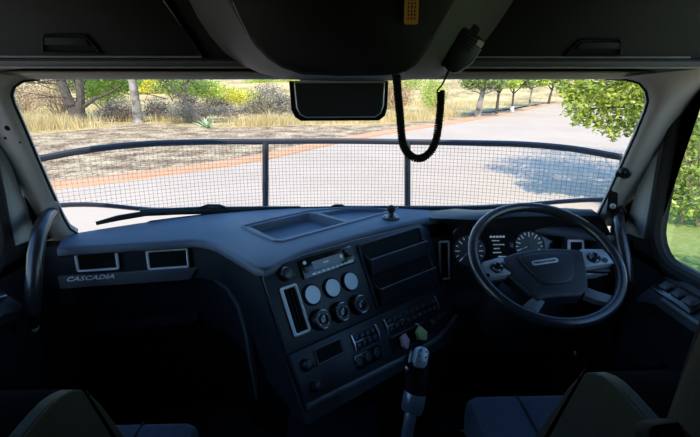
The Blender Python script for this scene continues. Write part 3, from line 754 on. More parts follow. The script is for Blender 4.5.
# round sensor on right pillar and slot below
q = pillar_pt(1, 172, .36)
fr = Fr(q, (.75, -.66, 0), (-.05, -.35, 1))
sn = thing('pillar_speaker', 'small round black tweeter clipped on the right pillar', 'speaker', tuple(q))
obj('body', MB().lathe(fr, 0, 0, [(.0, -.02), (.018, -.02), (.020, .002), (.017, .006), (.0, .007)]), M['black'], sn)
obj('grille', MB().lathe(fr, -.004, 0, [(.0, .0), (.012, .007), (.009, .012), (.0, .013)]), M['gloss'], sn)
obj('clip', MB().plate(fr, rrect(-.026, -.012, -.014, .002, .004), -.01, .008, .003), M['matte'], sn)
q = pillar_pt(1, 200, .45)
fr = Fr(q, (.75, -.66, 0), (-.12, -.35, 1))
pl = thing('pillar_bracket', 'small black slot bracket with a pale bolt low on the right pillar', 'bracket', tuple(q))
obj('slot', MB().plate(fr, rrect(-.014, .014, -.04, .04, .006), -.03, .006, .002), M['matte'], pl)
obj('bolt', MB().lathe(fr, .004, -.012, [(.010, .004), (.010, .010), (.006, .013), (.0, .013)], 10), M['silver'], pl)

# ================================================================== DASHBOARD
ZT = 2.07
A = onZ(272, 272, 2.05)
e = V((.77, .64, 0)).normalized(); nh = V((e.y, -e.x, 0))
u_ = (V((0, 0, .324)) - nh * .171).normalized()
CP = Fr(A, e, u_)                                  # centre panel, turned to the driver
db = thing('dashboard', 'dark grey dashboard with angled centre stack across the whole cab', 'dashboard', (0, 1.6, FLOOR))
for s_ in (-1, 1):
    obj('end_filler', MB().box((min(s_ * 1.03, s_ * .91), 1.54, 1.84), (max(s_ * 1.03, s_ * .91), 1.60, 2.052)), M['dash'], db)
# lower body: plan curves lofted downwards
def planrow(z, back, stack, right):
    v = (z - A.z) / u_.z
    a0, a1 = CP.p(-.035, v, -.012), CP.p(.66, v, -.012)
    L = [(-1.02, 1.515 + back), (-.75, 1.545 + back), (-.52, 1.585 + back), (-.43, 1.565 + back * .8), (-.345, 1.485 + back * .45 ), (a0.x - .03, a0.y + .035)]
    pts = [(x, y, z) for x, y in L] + [tuple(a0)] + [tuple(a0 + (a1 - a0) * k / 6) for k in range(1, 7)] + [(.47, 1.86, z), (.70, 1.76, z), (.93, 1.68, z), (1.02, 1.60, z)]
    return pts
mb = MB(); mb.grid([planrow(2.055, 0, 0, 0), planrow(1.97, 0, 0, -.04), planrow(1.915, .0, 0, -.06), planrow(1.90, .05, 0, -.06), planrow(1.72, .10, 0, -.02), planrow(1.66, .12, 0, .0), ])
obj('dash_body', mb, M['dash'], db, sharp=40)
rowb = planrow(1.66, .12, 0, .0)
mb = MB(); mb.grid([rowb, [(x * 1.0, min(1.93, max(y, 1.32) + (.10 if abs(x) < .6 else .05)), 1.56) for x, y, z in rowb], [(x, min(1.93, max(y + .2, 1.6)), FLOOR) for x, y, z in rowb]]); obj('kick_panel', mb, M['matte'], db)
# top pad with two sunk trays
near_px = [(58, 247), (120, 243), (170, 240), (192, 238.5), (205, 239.5), (218, 243), (232, 250.5), (247, 259), (258, 265.5), (264, 267), (271, 264.5), (285, 257), (300, 250.5), (325, 242.5), (350, 235.5), (375, 228.5), (400, 222.5), (425, 217.5), (445, 214)]
near = [onZ(a, b, ZT) for a, b in near_px]
near = near + [V((.47, 1.80, ZT)), V((.70, 1.70, ZT)), V((.94, 1.56, ZT))]
farp = [V((x, glass_y(x, ZT) - .012, ZT)) for x in [.94 - .094 * i for i in range(21)]]
contour = near + [p for p in farp]
trayA = [onZ(a, b, ZT) for a, b in ((249, 226.5), (256, 229.5), (275, 238.5), (281, 239), (345, 222), (316, 213.5), (308, 213))]
trayB = [onZ(a, b, ZT) for a, b in ((320, 213), (349, 220.8), (391, 210), (375, 208), (345, 209))]
bm = bmesh.new()
def loop(pts):
    vs_ = [bm.verts.new(p) for p in pts]
    return vs_, [bm.edges.new((vs_[i], vs_[(i + 1) % len(vs_)])) for i in range(len(vs_))]
vc, ec = loop(contour); va, ea = loop(trayA); vb, eb = loop(trayB)
bmesh.ops.triangle_fill(bm, use_beauty=True, use_dissolve=False, edges=ec + ea + eb)
def wall_down(vs_, d, sh):
    c = sum((v.co for v in vs_), V()) / len(vs_)
    low = [bm.verts.new(v.co + (c - v.co) * sh - V((0, 0, d))) for v in vs_]
    for i in range(len(vs_)): bm.faces.new((vs_[i], vs_[(i + 1) % len(vs_)], low[(i + 1) % len(vs_)], low[i]))
    bm.faces.new(low)
wall_down(va, .032, .05); wall_down(vb, .014, .05)
# rounded near edge
nn = len(near)
prev = vc[:nn]
dirs = []
for i in range(nn):
    t = (near[min(i + 1, nn - 1)] - near[max(i - 1, 0)]).normalized(); dirs.append(V((t.y, -t.x, 0)))
for off, dz in ((.010, -.004), (.015, -.013), (.013, -.026), (.0, -.034), (-.03, -.036)):
    ring_ = [bm.verts.new(near[i] + dirs[i] * off + V((0, 0, dz))) for i in range(nn)]
    for i in range(nn - 1): bm.faces.new((prev[i], prev[i + 1], ring_[i + 1], ring_[i]))
    prev = ring_
bmesh.ops.recalc_face_normals(bm, faces=bm.faces)
me = bpy.data.meshes.new('top_pad'); 
for v in bm.verts: v.co -= ORG[db.name]
bm.to_mesh(me); bm.free()
me.polygons.foreach_set('use_smooth', [True] * len(me.polygons)); me.set_sharp_from_angle(angle=math.radians(40))
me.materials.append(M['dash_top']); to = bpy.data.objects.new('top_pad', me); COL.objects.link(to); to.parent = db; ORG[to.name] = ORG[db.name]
# raised rim round the trays
rim_px = [(242, 226.5), (250, 231), (274, 241.3), (283, 241.6), (345, 224.5), (394, 210.8), (398, 208), (385, 206.8), (345, 208), (309, 211), (270, 219.5)]
rim = [onZ(a, b, ZT) for a, b in rim_px]; rim.append(rim[0])
obj('tray_rim', MB().tube(rim, .005, 6, False), M['dash_top'], to)
# passenger fascia
FL = Fr((-.9, 1.517, 1.97), (.44, .068, 0), (0, 0, 1))
def rect_px(fr, x0, y0, x1, y1):
    a = fr.uv(x0, y0, .012); b = fr.uv(x1, y1, .012); return (min(a[0], b[0]), max(a[0], b[0]), min(a[1], b[1]), max(a[1], b[1]))
def vent(fr, r, rad, horizontal, n, parent, w=.003):
    u0, u1, v0, v1 = r
    o_ = rrect(u0, u1, v0, v1, rad, 6); t = .0085
    fo = obj('vent_frame', MB().ring(fr, o_, rrect(u0 + t, u1 - t, v0 + t, v1 - t, max(.002, rad - t), 6), w, w + .010), M['frame'], parent)
    obj('duct', MB().plate(fr, rrect(u0 + .004, u1 - .004, v0 + .004, v1 - .004, .004), w - .001, w + .0015), M['matte'], fo)
    first = None
    for k in range(n):
        if first is None:
            if horizontal:
                vv = v0 + (v1 - v0) * .5 / n + .0 ; mb = MB().loft([[fr.p(uu, v0 + (v1 - v0) * .5 / n + a, w + b) for a, b in ((-.003, .0015), (.001, .007), (.003, .007), (-.001, .0015))] for uu in (u0 + .006, u1 - .006)])
            else:
                mb = MB().loft([[fr.p(u0 + (u1 - u0) * .5 / n + a, vv, w + b) for a, b in ((-.003, .0015), (.001, .007), (.003, .007), (-.001, .0015))] for vv in (v0 + .006, v1 - .006)])
            first = obj('louver', mb, M['rubber'], fo)
        else:
            c = first.copy(); COL.objects.link(c); c.parent = fo
            c.location = first.location + (fr.ey * ((v1 - v0) * k / n) if horizontal else fr.ex * ((u1 - u0) * k / n))
    return fo
vent(FL, rect_px(FL, 73, 252.5, 119.5, 270), .010, True, 5, db)
vent(FL, rect_px(FL, 145, 250.5, 190, 268), .010, True, 5, db)
r = rect_px(FL, 63, 274, 196, 285)
bu0, bu1, bv0, bv1 = r[0] - .02, r[1] + .01, FL.uv(100, 285.5)[1], FL.uv(100, 273.5)[1]
bd = obj('badge_band', MB().plate(FL, [(bu0, bv0), (bu1 - .03, bv0), (bu1, bv1), (bu0, bv1)], -.004, .008, .003), M['band'], db)
a = FL.uv(67, 281, .009); b = FL.uv(115, 281, .009)
text_mesh('badge_lettering', 'CASCADIA', FL, a[0], a[1] - .002,   .0085, .022, M['frame'], bd, .35, .0012, b[0] - a[0], 1.05)
# glove box door, just readable in the shade
f3 = Fr((-.93, 1.645, 1.80), (.44, .068, 0), (0, .27, 1))
gb = obj('glove_box', MB().plate(f3, rrect(.03, .40, -.12, .075, .03), -.03, .008, .006), M['dash'], db)
obj('latch', MB().plate(f3, rrect(.18, .25, .035, .055, .006), .006, .012, .002), M['black'], gb)
# rounded moulding where the fascia turns into the stack
mold = [V(q) for q in [(-.50, 1.62, 1.905), (-.43, 1.60, 1.90), (-.37, 1.545, 1.885), (-.325, 1.49, 1.85), (-.295, 1.43, 1.79), (-.27, 1.36, 1.70), (-.25, 1.30, 1.62)]]
obj('moulding', MB().tube(mold, [.006, .012, .016, .017, .016, .014, .008], 8), M['dash'], db)

# centre panel: upper and lower plates
cpo = [(-.030, -.232), (.685, -.232), (.70, -.02), (.66, .012), (.33, .022), (.12, .022), (-.020, .008), (-.033, -.01)]
cp = obj('centre_panel', MB().plate(CP, cpo, -.012, .0, .003), M['panel'], db)
clo = [(-.020, -.385), (.40, -.398), (.56, -.392), (.70, -.345), (.715, -.238), (-.030, -.238)]
lp = obj('switch_panel', MB().plate(CP, clo, -.012, .004, .004), M['panel'], db)
obj('lower_lip', MB().tube([CP.p(-.02, -.392, .0), CP.p(.2, -.398, .004), CP.p(.42, -.405, .004), CP.p(.57, -.398, .002), CP.p(.69, -.36, 0)], .009, 8), M['band'], lp)
# radio
RD = rrect(.093, .305, -.051, .010, .004)
rd = obj('radio', MB().plate(CP, RD, 0, .009, .002), M['gloss'], db)
obj('display', MB().plate(CP, rrect(.135, .262, -.032, -.006, .003), .008, .0105), M['screen'], rd)
obj('cd_slot', MB().plate(CP, rrect(.125, .265, .0015, .0045, .001), .0085, .010), M['matte'], rd)
obj('volume_knob', MB().lathe(CP, .282, -.010, [(.0165, .006), (.0165, .020), (.014, .024), (.0, .024)]), M['black'], rd)
obj('side_button', MB().plate(CP, rrect(.101, .116, -.034, -.014, .003), .008, .012, .002), M['panel'], rd)
obj('side_button', MB().lathe(CP, .109, -.003, [(.006, .008), (.006, .012), (.0, .012)], 10), M['silver'], rd)
for k in range(8):
    obj('preset_button', MB().plate(CP, rrect(.124 + .0185 * k, .1385 + .0185 * k, -.046, -.040, .001), .008, .0115), M['silver'], rd)
obj('preset_button', MB().plate(CP, rrect(.270, .292, -.046, -.038, .002), .008, .0115), M['silver'], rd)
for k in range(3): obj('readout', MB().plate(CP, [(.178 + .007 * k, -.021), (.182 + .007 * k, -.021), (.183 + .007 * k, -.016), (.179 + .007 * k, -.016)], .0104, .0108), M['printw'], rd)
obj('readout', MB().plate(CP, rrect(.247, .254, -.022, -.012, .002), .0104, .0108), M['printw'], rd)
# knob at the top left
def knob(px, py, R, H, parent, m='black', name='knob'):
    a, b = CP.uv(px, py)
    o_ = obj(name, MB().lathe(CP, a, b, [(R * 1.15, .0), (R * 1.1, .006), (R * .8, .010), (R * .95, H * .6), (R * .8, H * .92), (R * .4, H), (0, H)]), M[m], parent)
    obj('pointer', MB().plate(CP, rrect(a + .002, a + R * 1.5, b - R * .75, b - R * .3, .002), .004, H * .6, .002), M[m], o_); return o_
knob(284, 274, .020, .026, db); knob(305, 365, .018, .028, db); knob(314, 386, .016, .028, db)
# left vent
vent(CP, (.004, .062, -.200, -.052), .009, False, 5, db)
# three round gauges with reflected sky in the dial colour, and three knobs
for px, py in ((311.5, 295), (331.5, 288), (349.5, 281.5)):
    a, b = CP.uv(px, py)
    g = obj('gauge', MB().lathe(CP, a, b, [(.033, .0), (.033, .008), (.030, .012), (.0285, .012), (.0275, .007), (0, .007)], 28), M['black'], db)
    obj('dial', MB().lathe(CP, a, b, [(.0275, .0065), (.0275, .0095), (.0, .0095)], 28), M['dial'], g)
for px, py in ((319, 320), (338.5, 312.5), (357, 305)):
    a, b = CP.uv(px, py)
    g = obj('climate_knob', MB().lathe(CP, a, b, [(.033, .0), (.032, .012), (.029, .018), (.027, .026), (.0, .026)], 28), M['black'], db)
    obj('trim_ring', MB().ring(CP, circle(a, b, .0285, 28), circle(a, b, .0255, 28), .0245, .0285), M['chrome'], g)
    obj('face', MB().lathe(CP, a, b, [(.016, .025), (.015, .030), (.012, .031), (.0, .031)], 20), M['gloss'], g)
    for k in range(4):
        an = .6 + 1.57 * k
        obj('mark', MB().lathe(CP, a + .020 * math.cos(an), b + .020 * math.sin(an), [(.0016, .026), (.0016, .0275), (0, .0275)], 6), M['silver'], g)
    obj('pointer', MB().plate(CP, rrect(a - .0012, a + .0012, b + .004, b + .012, .001), .030, .0325), M['silver'], g)
# open cubby with two tilted bins
cb = obj('cubby', MB().ring(CP, rrect(.330, .655, -.222, .004, .012), rrect(.342, .645, -.214, -.006, .008), -.002, .008), M['panel'], db)
obj('cubby_back', MB().plate(CP, rrect(.338, .649, -.218, -.002, .008), .0005, .002), M['matte'], cb)
for k, (vt, vbm) in enumerate(((-.060, -.112), (-.162, -.216))):
    prof = [(vbm, .003), (vbm + .004, .012), (vt, .030), (vt + .003, .028), (vt - .002, .024), (vbm + .02, .003)]
    o_ = obj('bin', MB().loft([[CP.p(uu, a, b) for a, b in prof] for uu in (.350, .640)]), M['panel'], cb)
    obj('bin_highlight', MB().tube([CP.p(.350, vt + .001, .030), CP.p(.640, vt + .001, .030)], .0028, 6), M['band'], o_)  # lighter tube for the highlight on the bin's upper edge
    for uu in (.352, .638):
        obj('bin_side', MB().loft([[CP.p(uu + d, a, b) for a, b in ((vbm, .003), (vt, .027), (vt + .022, .003))] for d in (-.002, .002)]), M['panel'], o_)
# lower panel: pocket, switch banks, sockets
pk = obj('pocket', MB().ring(CP, rrect(.048, .156, -.304, -.252, .004), rrect(.056, .148, -.297, -.259, .003), .002, .009), M['band'], db)
obj('pocket_inside', MB().plate(CP, rrect(.053, .151, -.300, -.256, .003), .003, .0055), M['matte'], pk)
def bank(u0, u1, v0, v1, n, hazard=None):
    bk = obj('switch_bank', MB().plate(CP, rrect(u0, u1, v0, v1, .004), .003, .007, .001), M['gloss'], db)
    for uu in (u0 + .0035, u1 - .0035):
        obj('end_bracket', MB().loft([[CP.p(uu + d * s_, v, w) for d, s_ in ((-.0035, 1), (.0035, 1))] + [CP.p(uu + .0025, v, w + .004), CP.p(uu - .0025, v, w + .004)] for v, w in ((v0 - .003, .004), ((v0 + v1) / 2, .009), (v1 + .003, .004))]), M['chrome'], bk)
    first = None; du = (u1 - u0 - .018) / n; dv = (v1 - v0) / 2
    for rr_ in range(2):
        for k in range(n):
            if first is None:
                first = obj('switch', MB().plate(CP, rrect(u0 + .010, u0 + .007 + du, v0 + .003, v0 + dv - .002, .002), .006, .012, .002), M['panel'], bk)
                mk = obj('switch_mark', MB().plate(CP, rrect(u0 + .009 + du * .35, u0 + .009 + du * .6, v0 + dv * .45, v0 + dv * .7, .001), .0118, .0124), M['band'], first)
            else:
                c = first.copy(); COL.objects.link(c); c.parent = bk; c.location = first.location + CP.ex * (du * k) + CP.ey * (dv * rr_)
                m_ = mk.copy(); COL.objects.link(m_); m_.parent = c
    if hazard is not None:
        obj('hazard_mark', MB().plate(CP, [(hazard - .009, v0 + dv + .003), (hazard + .009, v0 + dv + .003), (hazard, v0 + dv + .018)], .012, .0132), M['red'], bk)['label'] = 'red hazard triangle'
bank(.192, .304, -.312, -.264, 4); bank(.338, .610, -.308, -.262, 9, .473)
so = obj('socket_plate', MB().plate(CP, rrect(.178, .292, -.368, -.322, .008), .003, .008, .002), M['gloss'], db)
for k in range(3):
    obj('socket', MB().lathe(CP, .197 + .038 * k, -.345, [(.017, .006), (.017, .013), (.013, .014), (.012, .009), (0, .009)], 16), M['black'], so)
tr = obj('open_tray', MB().ring(CP, rrect(.338, .520, -.378, -.322, .006), rrect(.346, .512, -.372, -.328, .004), .002, .012), M['black'], db)
obj('tray_inside', MB().plate(CP, rrect(.342, .516, -.375, -.325, .004), .003, .0055), M['matte'], tr)
lv = obj('brake_valve', MB().plate(CP, rrect(.535, .625, -.350, -.325, .006), .003, .020, .004), M['black'], db)
obj('valve_paddle', MB().plate(CP, rrect(.560, .635, -.338, -.322, .005), .018, .030, .003), M['panel'], lv)
# trinkets hanging in the open tray
a, b = CP.uv(407, 340, .03)
t1 = thing('air_freshener', 'small pink card lying in the open tray behind the shifter', 'trinket', tuple(CP.p(a, b, .012)))
obj('card', MB().plate(CP, [(a - .018, b - .014), (a - .002, b - .030), (a + .018, b - .006), (a + .010, b + .020), (a - .014, b + .014)], .013, .026, .004), M['pink'], t1)
obj('stripe', MB().plate(CP, [(a - .012, b - .010), (a + .012, b - .002), (a + .010, b + .004), (a - .014, b - .003)], .0255, .0268), M['white'], t1)
a, b = CP.uv(423.5, 334, .03)
t2 = thing('air_freshener', 'small yellow-green card propped in the open tray behind the shifter', 'trinket', tuple(CP.p(a, b, .012)))
obj('card', MB().plate(CP, [(a - .022, b - .012), (a + .010, b - .026), (a + .026, b + .000), (a + .004, b + .028), (a - .020, b + .014)], .013, .028, .004), M['lime'], t2)
obj('loop', MB().tube([CP.p(a + .004, b + .026, .02), CP.p(a + .001, b + .036, .018), CP.p(a - .006, b + .040, .012)], .002, 5), M['silver'], t2)
# slim vent between the stack and the instruments
FV = Fr(onY(444, 260, 1.735), (1, .12, 0), (0, .22, 1))
obj('vent_surround', MB().plate(FV, [(-.05, -.12), (.06, -.12), (.06, .10), (-.05, .085)], -.03, .002, .004), M['panel'], db)
r = rect_px(FV, 438.3, 241, 449.5, 279)
a = FV.uv(444, 240.5); b = FV.uv(448, 279.5); vent(FV, (-.0225, .0225, b[1], a[1]), .008, False, 4, db)
# instrument hood and cluster
prof = [(1.955, 2.073), (1.76, 2.108), (1.66, 2.138), (1.60, 2.149), (1.572, 2.147), (1.558, 2.137), (1.566, 2.124), (1.64, 2.078), (1.668, 2.045)]
mb = MB(); rows = []
for i in range(21):
    t = i / 20; x = .36 + .60 * t; k = min(1, min(t / .42, (1 - t) / .08)); k = k * k * (3 - 2 * k)
    kl = min(1, t / .36); kl = kl * kl * (3 - 2 * kl)
    gy = glass_y(x, 2.08) - .02
    rows.append([(x, min(gy, y + (1 - kl) * .22), (2.068 + (z - 2.068) * k) if z > 2.068 else z - (1 - k) * .02) for j, (y, z) in enumerate(prof)])
mb.grid(rows); ho = obj('instrument_hood', mb, M['dash'], db, sharp=60)
FC = Fr((.645, 1.63, 1.965), (1, 0, 0), (0, .42, 1))
a = FC.uv(453, 226); b = FC.uv(604, 282)
cl = obj('instrument_cluster', MB().plate(FC, rrect(a[0], b[0], b[1], max(a[1], .085), .035), -.02, .0, .004), M['gloss'], db)
def dialgauge(px, py, R, nt_, a0, a1):
    a, b = FC.uv(px, py)
    g = obj('dial_face', MB().lathe(FC, a, b, [(R * 1.05, -.001), (R * 1.05, .006), (R * .99, .007), (R * .97, .003), (0, .003)], 36), M['black'], cl)
    tk = MB()
    for k in range(nt_):
        an = math.radians(a0 + (a1 - a0) * k / (nt_ - 1)); L = .16 if k % 2 else .30
        c_, s_ = math.cos(an), math.sin(an); h = .0011
        pts = [(a + c_ * R * .93 - s_ * h, b + s_ * R * .93 + c_ * h), (a + c_ * R * (.93 - L) - s_ * h, b + s_ * R * (.93 - L) + c_ * h), (a + c_ * R * (.93 - L) + s_ * h, b + s_ * R * (.93 - L) - c_ * h), (a + c_ * R * .93 + s_ * h, b + s_ * R * .93 - c_ * h)]
        tk.plate(FC, pts, .003, .0045)
    obj('tick_marks', tk, M['printw'], g)
    an = math.radians(a0); obj('needle', MB().plate(FC, [(a - .003, b - .0015), (a + math.cos(an) * R * .75, b + math.sin(an) * R * .75), (a + .001, b + .002)], .005, .0065), M['printw'], g)
    obj('hub', MB().lathe(FC, a, b, [(R * .12, .003), (R * .12, .009), (0, .009)], 12), M['black'], g)
dialgauge(469, 251, .056, 13, 225, -45); dialgauge(529, 246, .054, 13, 200, -20)
dialgauge(483, 272, .024, 7, 200, -20)
a, b = FC.uv(499, 246)
sc = obj('info_screen', MB().plate(FC, rrect(a - .036, a + .038, b - .046, b + .046, .004), .0, .003), M['matte'], cl)
tx = MB()
for k, (o1, ln) in enumerate(((0, .062), (.008, .03), (.012, .046), (.014, .024), (.010, .034), (.030, .030))):
    n_ = 5; 
    for q in range(n_):
        x0 = a - .034 + (o1 + ln * q / n_) * .95; y0 = b + .034 - .0145 * k
        tx.plate(FC, rrect(x0, x0 + ln / n_ * .72, y0 - (.0035 if k == 0 else .002), y0 + (.0035 if k == 0 else .002), .0005), .0028, .0036)
obj('text_rows', tx, M['printw'], sc)
# small framed vent on the right of the cluster
FR_ = Fr(onY(575, 246, 1.59), (1, -.05, 0), (0, .3, 1))
a = FR_.uv(567, 239.5); b = FR_.uv(583, 252)
obj('vent_surround', MB().plate(FR_, rrect(a[0] - .008, b[0] + .012, b[1] - .02, a[1] + .008, .008), -.03, .001, .004), M['dash'], db)
vent(FR_, (a[0], b[0], b[1] - .012, a[1]), .006, False, 3, db)
# column shroud and driver's knee panel
cs = Fr((.625, 1.50, 1.93), (1, 0, 0), (0, .856, .518))
shr = MB()
dirn = V((0, -.518, .856))
c0, c1 = V((.625, 1.321, 2.073)) - dirn * .10, V((.625, 1.60, 1.72))
ax = (c0 - c1).normalized(); side = V((1, 0, 0)); upn = side.cross(ax)
shr.loft([[c + side * (w_ * math.cos(t_)) + upn * (h_ * math.sin(t_)) for t_ in [2 * math.pi * j / 16 for j in range(16)]] for c, w_, h_ in ((c1, .10, .09), ((c0 + c1) / 2, .085, .075), (c0, .065, .06))])
obj('column_shroud', shr, M['dash'], db)
kp = [[(x, y, z) for x in (.40, .6, .8, 1.02)] for y, z in ((1.74, 1.86), (1.66, 1.80), (1.62, 1.68), (1.66, 1.55), (1.80, 1.45))]
mb = MB(); mb.grid(kp); obj('knee_panel', mb, M['dash'], db)
# stalk with a silver tip on the right of the column
a, b = onY(584, 277, 1.40), onY(606, 272, 1.36)
ob = obj('column_stalk', MB().tube([V((.66, 1.42, 1.98)), a, (a + b) / 2, b], [.010, .010, .012, .008], 8), M['silver'], db)
# key hanging under the column
q = onY(575, 352, 1.42)
ky = thing('ignition_key', 'small key with a tag hanging under the steering column', 'key', tuple(q))
obj('key_blade', MB().plate(Fr(q, (1, 0, 0), (0, 0, 1)), rrect(-.003, .003, -.010, .004, .002), 0, .004), M['silver'], ky)
obj('key_tag', MB().plate(Fr(q, (1, 0, 0), (0, 0, 1)), rrect(-.012, .012, -.07, -.012, .006), 0, .006, .001), M['black'], ky)

# ball mount on the dash pad
q = onZ(391, 218.5, ZT)
bmt = thing('phone_mount', 'small black ball mount standing on the dash edge', 'mount', tuple(q))
fz = Fr(q, (1, 0, 0), (0, 1, 0))
obj('base', MB().lathe(fz, 0, 0, [(.034, 0), (.034, .004), (.028, .009), (.012, .012), (0, .012)], 24), M['black'], bmt)
obj('stem', MB().lathe(fz, 0, 0, [(.011, .010), (.009, .028), (0, .030)], 16), M['black'], bmt)
obj('ball', MB().ball(q + V((0, 0, .038)), .016), M['rubber'], bmt)
for k in range(4):
    an = .8 + 1.57 * k; obj('screw', MB().lathe(fz, .026 * math.cos(an), .026 * math.sin(an), [(.004, .006), (.004, .011), (0, .011)], 8), M['silver'], bmt)

# ================================================================== STEERING WHEEL
WC = V((.625, 1.321, 2.073))
FW = Fr(WC, (1, 0, 0), (0, .856, .518))
sw = thing('steering_wheel', 'black four-spoke leather steering wheel with silver switch pods', 'steering wheel', tuple(WC - FW.n * .10))
obj('rim', MB().torus(FW, .215, .0155, 72, 14, 1.05), M['leather'], sw)
def plane_uv(fr, pts, w=0.0): return [fr.uv(a, b, w) for a, b in pts]
pad = plane_uv(FW, [(494, 266), (503, 258), (514, 254), (530, 251), (545, 249.6), (562, 249.6), (578, 251), (584, 253), (586, 268), (588, 290), (580, 297), (560, 298), (545, 299), (537, 303), (524, 291), (508, 277)])
hub = obj('hub', MB().plate(FW, pad, -.035, .010, .010), M['dash'], sw, sharp=50)
pin = plane_uv(FW, [(517, 258), (530, 254.5), (548, 253), (568, 254), (573, 257), (574, 276), (570, 282), (560, 284.5), (546, 285), (540, 282.5), (528, 270)], .01)
hp_ = obj('horn_pad', MB().plate(FW, pin, .006, .017, .006), M['dash'], hub, sharp=50)
a = FW.uv(532, 263.5, .018); b = FW.uv(558, 259.5, .018)
FB = Fr(FW.p(a[0], a[1], .017), FW.ex * (b[0] - a[0]) + FW.ey * (b[1] - a[1]), FW.ey)
L = math.hypot(b[0] - a[0], b[1] - a[1])
bg = obj('badge', MB().plate(FB, rrect(0, L, -.008, .008, .008), -.002, .002, .001), M['silver'], hub)
text_mesh('badge_lettering', 'FREIGHTLINER', FB, .006, -.004, .0021, .011, M['black'], bg, 0, .0003, L - .012)
def pod(px_pts, cpx, R, label):
    pts = plane_uv(FW, px_pts, .006)
    p_ = obj('switch_pod', MB().plate(FW, pts, -.012, .010, .003), M['podm'], sw)
    a, b = FW.uv(*cpx, .012)
    inner_ = obj('button_ring', MB().lathe(FW, a, b, [(R, .008), (R, .013), (R * .8, .015), (R * .5, .013), (0, .013)], 24), M['gloss'], p_)
    for k in range(4):
        an = 1.57 * k + .3; obj('button_mark', MB().lathe(FW, a + R * .68 * math.cos(an), b + R * .68 * math.sin(an), [(.0022, .0135), (.0022, .016), (0, .016)], 8), M['silver'], inner_)
    return p_
p1 = pod([(480, 267), (484, 262), (502, 257), (512, 274.5), (487, 278)], (497, 267.5), .019, 'left')
p2 = pod([(580, 249.5), (602, 249.5), (607, 254), (613.5, 263.5), (585, 267.5)], (594, 257.5), .020, 'right')
a, b = FW.uv(605, 260, .012); obj('button', MB().lathe(FW, a, b, [(.009, .008), (.009, .013), (0, .013)], 12), M['gloss'], p2)
a, b = FW.uv(488, 275, .012); obj('button', MB().lathe(FW, a, b, [(.006, .008), (.006, .012), (0, .012)], 12), M['gloss'], p1)
def spoke(px_pts, m='dash', w0=-.018, w1=.004): return obj('spoke', MB().plate(FW, plane_uv(FW, px_pts, 0), w0, w1, .003), M[m], sw)
spoke([(474, 262), (488, 258), (503, 258), (512, 277), (488, 281), (478, 276)], 'black', -.02, -.010)
spoke([(582, 249), (606, 250), (617, 262), (616, 270), (586, 269)], 'black', -.02, -.010)
spoke([(534, 297), (545, 302), (541, 308), (536, 317), (520, 309), (527, 302)], 'band')
spoke([(585, 287), (598, 292), (612, 296), (609, 304), (594, 300), (584, 296)], 'band')
obj('column', MB().tube([WC - FW.n * .02, WC - FW.n * .14], .035, 16), M['black'], sw)

# ================================================================== GEAR LEVER
kb = onY(417, 362, 1.10)
gs = thing('gear_lever', 'gear lever with glossy black knob and silver top plate on the floor', 'gear lever', (kb.x - .01, 1.05, FLOOR))
pts = [onY(a, b, y) for a, b, y in ((407, 437, 1.03), (409, 424, 1.04), (411, 412, 1.05))]
obj('shaft', MB().tube([V((pts[0].x - .02, 1.0, FLOOR))] + pts + [onY(413, 405, 1.06)], [.02, .016, .016, .016, .016], 12), M['steel'], gs)
obj('collar', MB().tube([onY(411, 413, 1.055), onY(412, 409, 1.06), onY(414.5, 396, 1.07), onY(415, 392, 1.075)], [.024, .029, .030, .028], 16), M['steel'], gs)
kn = obj('knob', MB().tube([onY(415, 394, 1.072), onY(417, 382, 1.078), onY(417, 371, 1.082), onY(417, 362, 1.088), onY(418, 355, 1.10), onY(418.5, 351, 1.11)], [.027, .028, .030, .034, .032, .016], 18), M['gloss'], gs)
fk = Fr(onY(421, 358, 1.066), (.9, .1, -.35), (.25, .55, .85))
cap = obj('top_plate', MB().plate(fk, rrect(-.018, .018, -.026, .028, .016), -.012, .009, .006), M['podm'], kn)
for k in range(6): obj('shift_mark', MB().lathe(fk, -.008 + .016 * (k % 2), -.010 + .014 * (k // 2), [(.0022, .009), (.0022, .0108), (0, .0108)], 8), M['black'], cap)
q = onY(408.5, 368, 1.075); obj('range_switch', MB().ball(q, .009, .008, .007), M['silver'], kn)
bt = MB(); bt.lathe(Fr((kb.x - .02, 1.02, FLOOR), (1, 0, 0), (0, 1, 0)), 0, 0, [(.11, 0), (.10, .03), (.075, .05), (.085, .075), (.06, .10), (.065, .125), (.03, .16), (0, .16)], 20); obj('boot', bt, M['rubber'], gs)
# low floor tunnel the lever stands beside, with cup holders
tn = thing('floor_console', 'dark low floor console with cup holders below the centre stack', 'console', (.02, 1.2, FLOOR))
tb = MB(); tb.loft([[(x, y, z) for x, z in ((-.20, FLOOR), (-.17, FLOOR + .30), (-.12, FLOOR + .34), (.10, FLOOR + .34), (.14, FLOOR + .30), (.17, FLOOR))] for y in (1.12, 1.50)]); obj('body', tb, M['dash'], tn)
for cx in (-.06, .05): obj('cup_holder', MB().lathe(Fr((cx, 1.22, FLOOR + .34), (1, 0, 0), (0, 1, 0)), 0, 0, [(.046, -.002), (.046, .008), (.040, .010), (.038, .001), (0, .001)], 20), M['black'], tn)

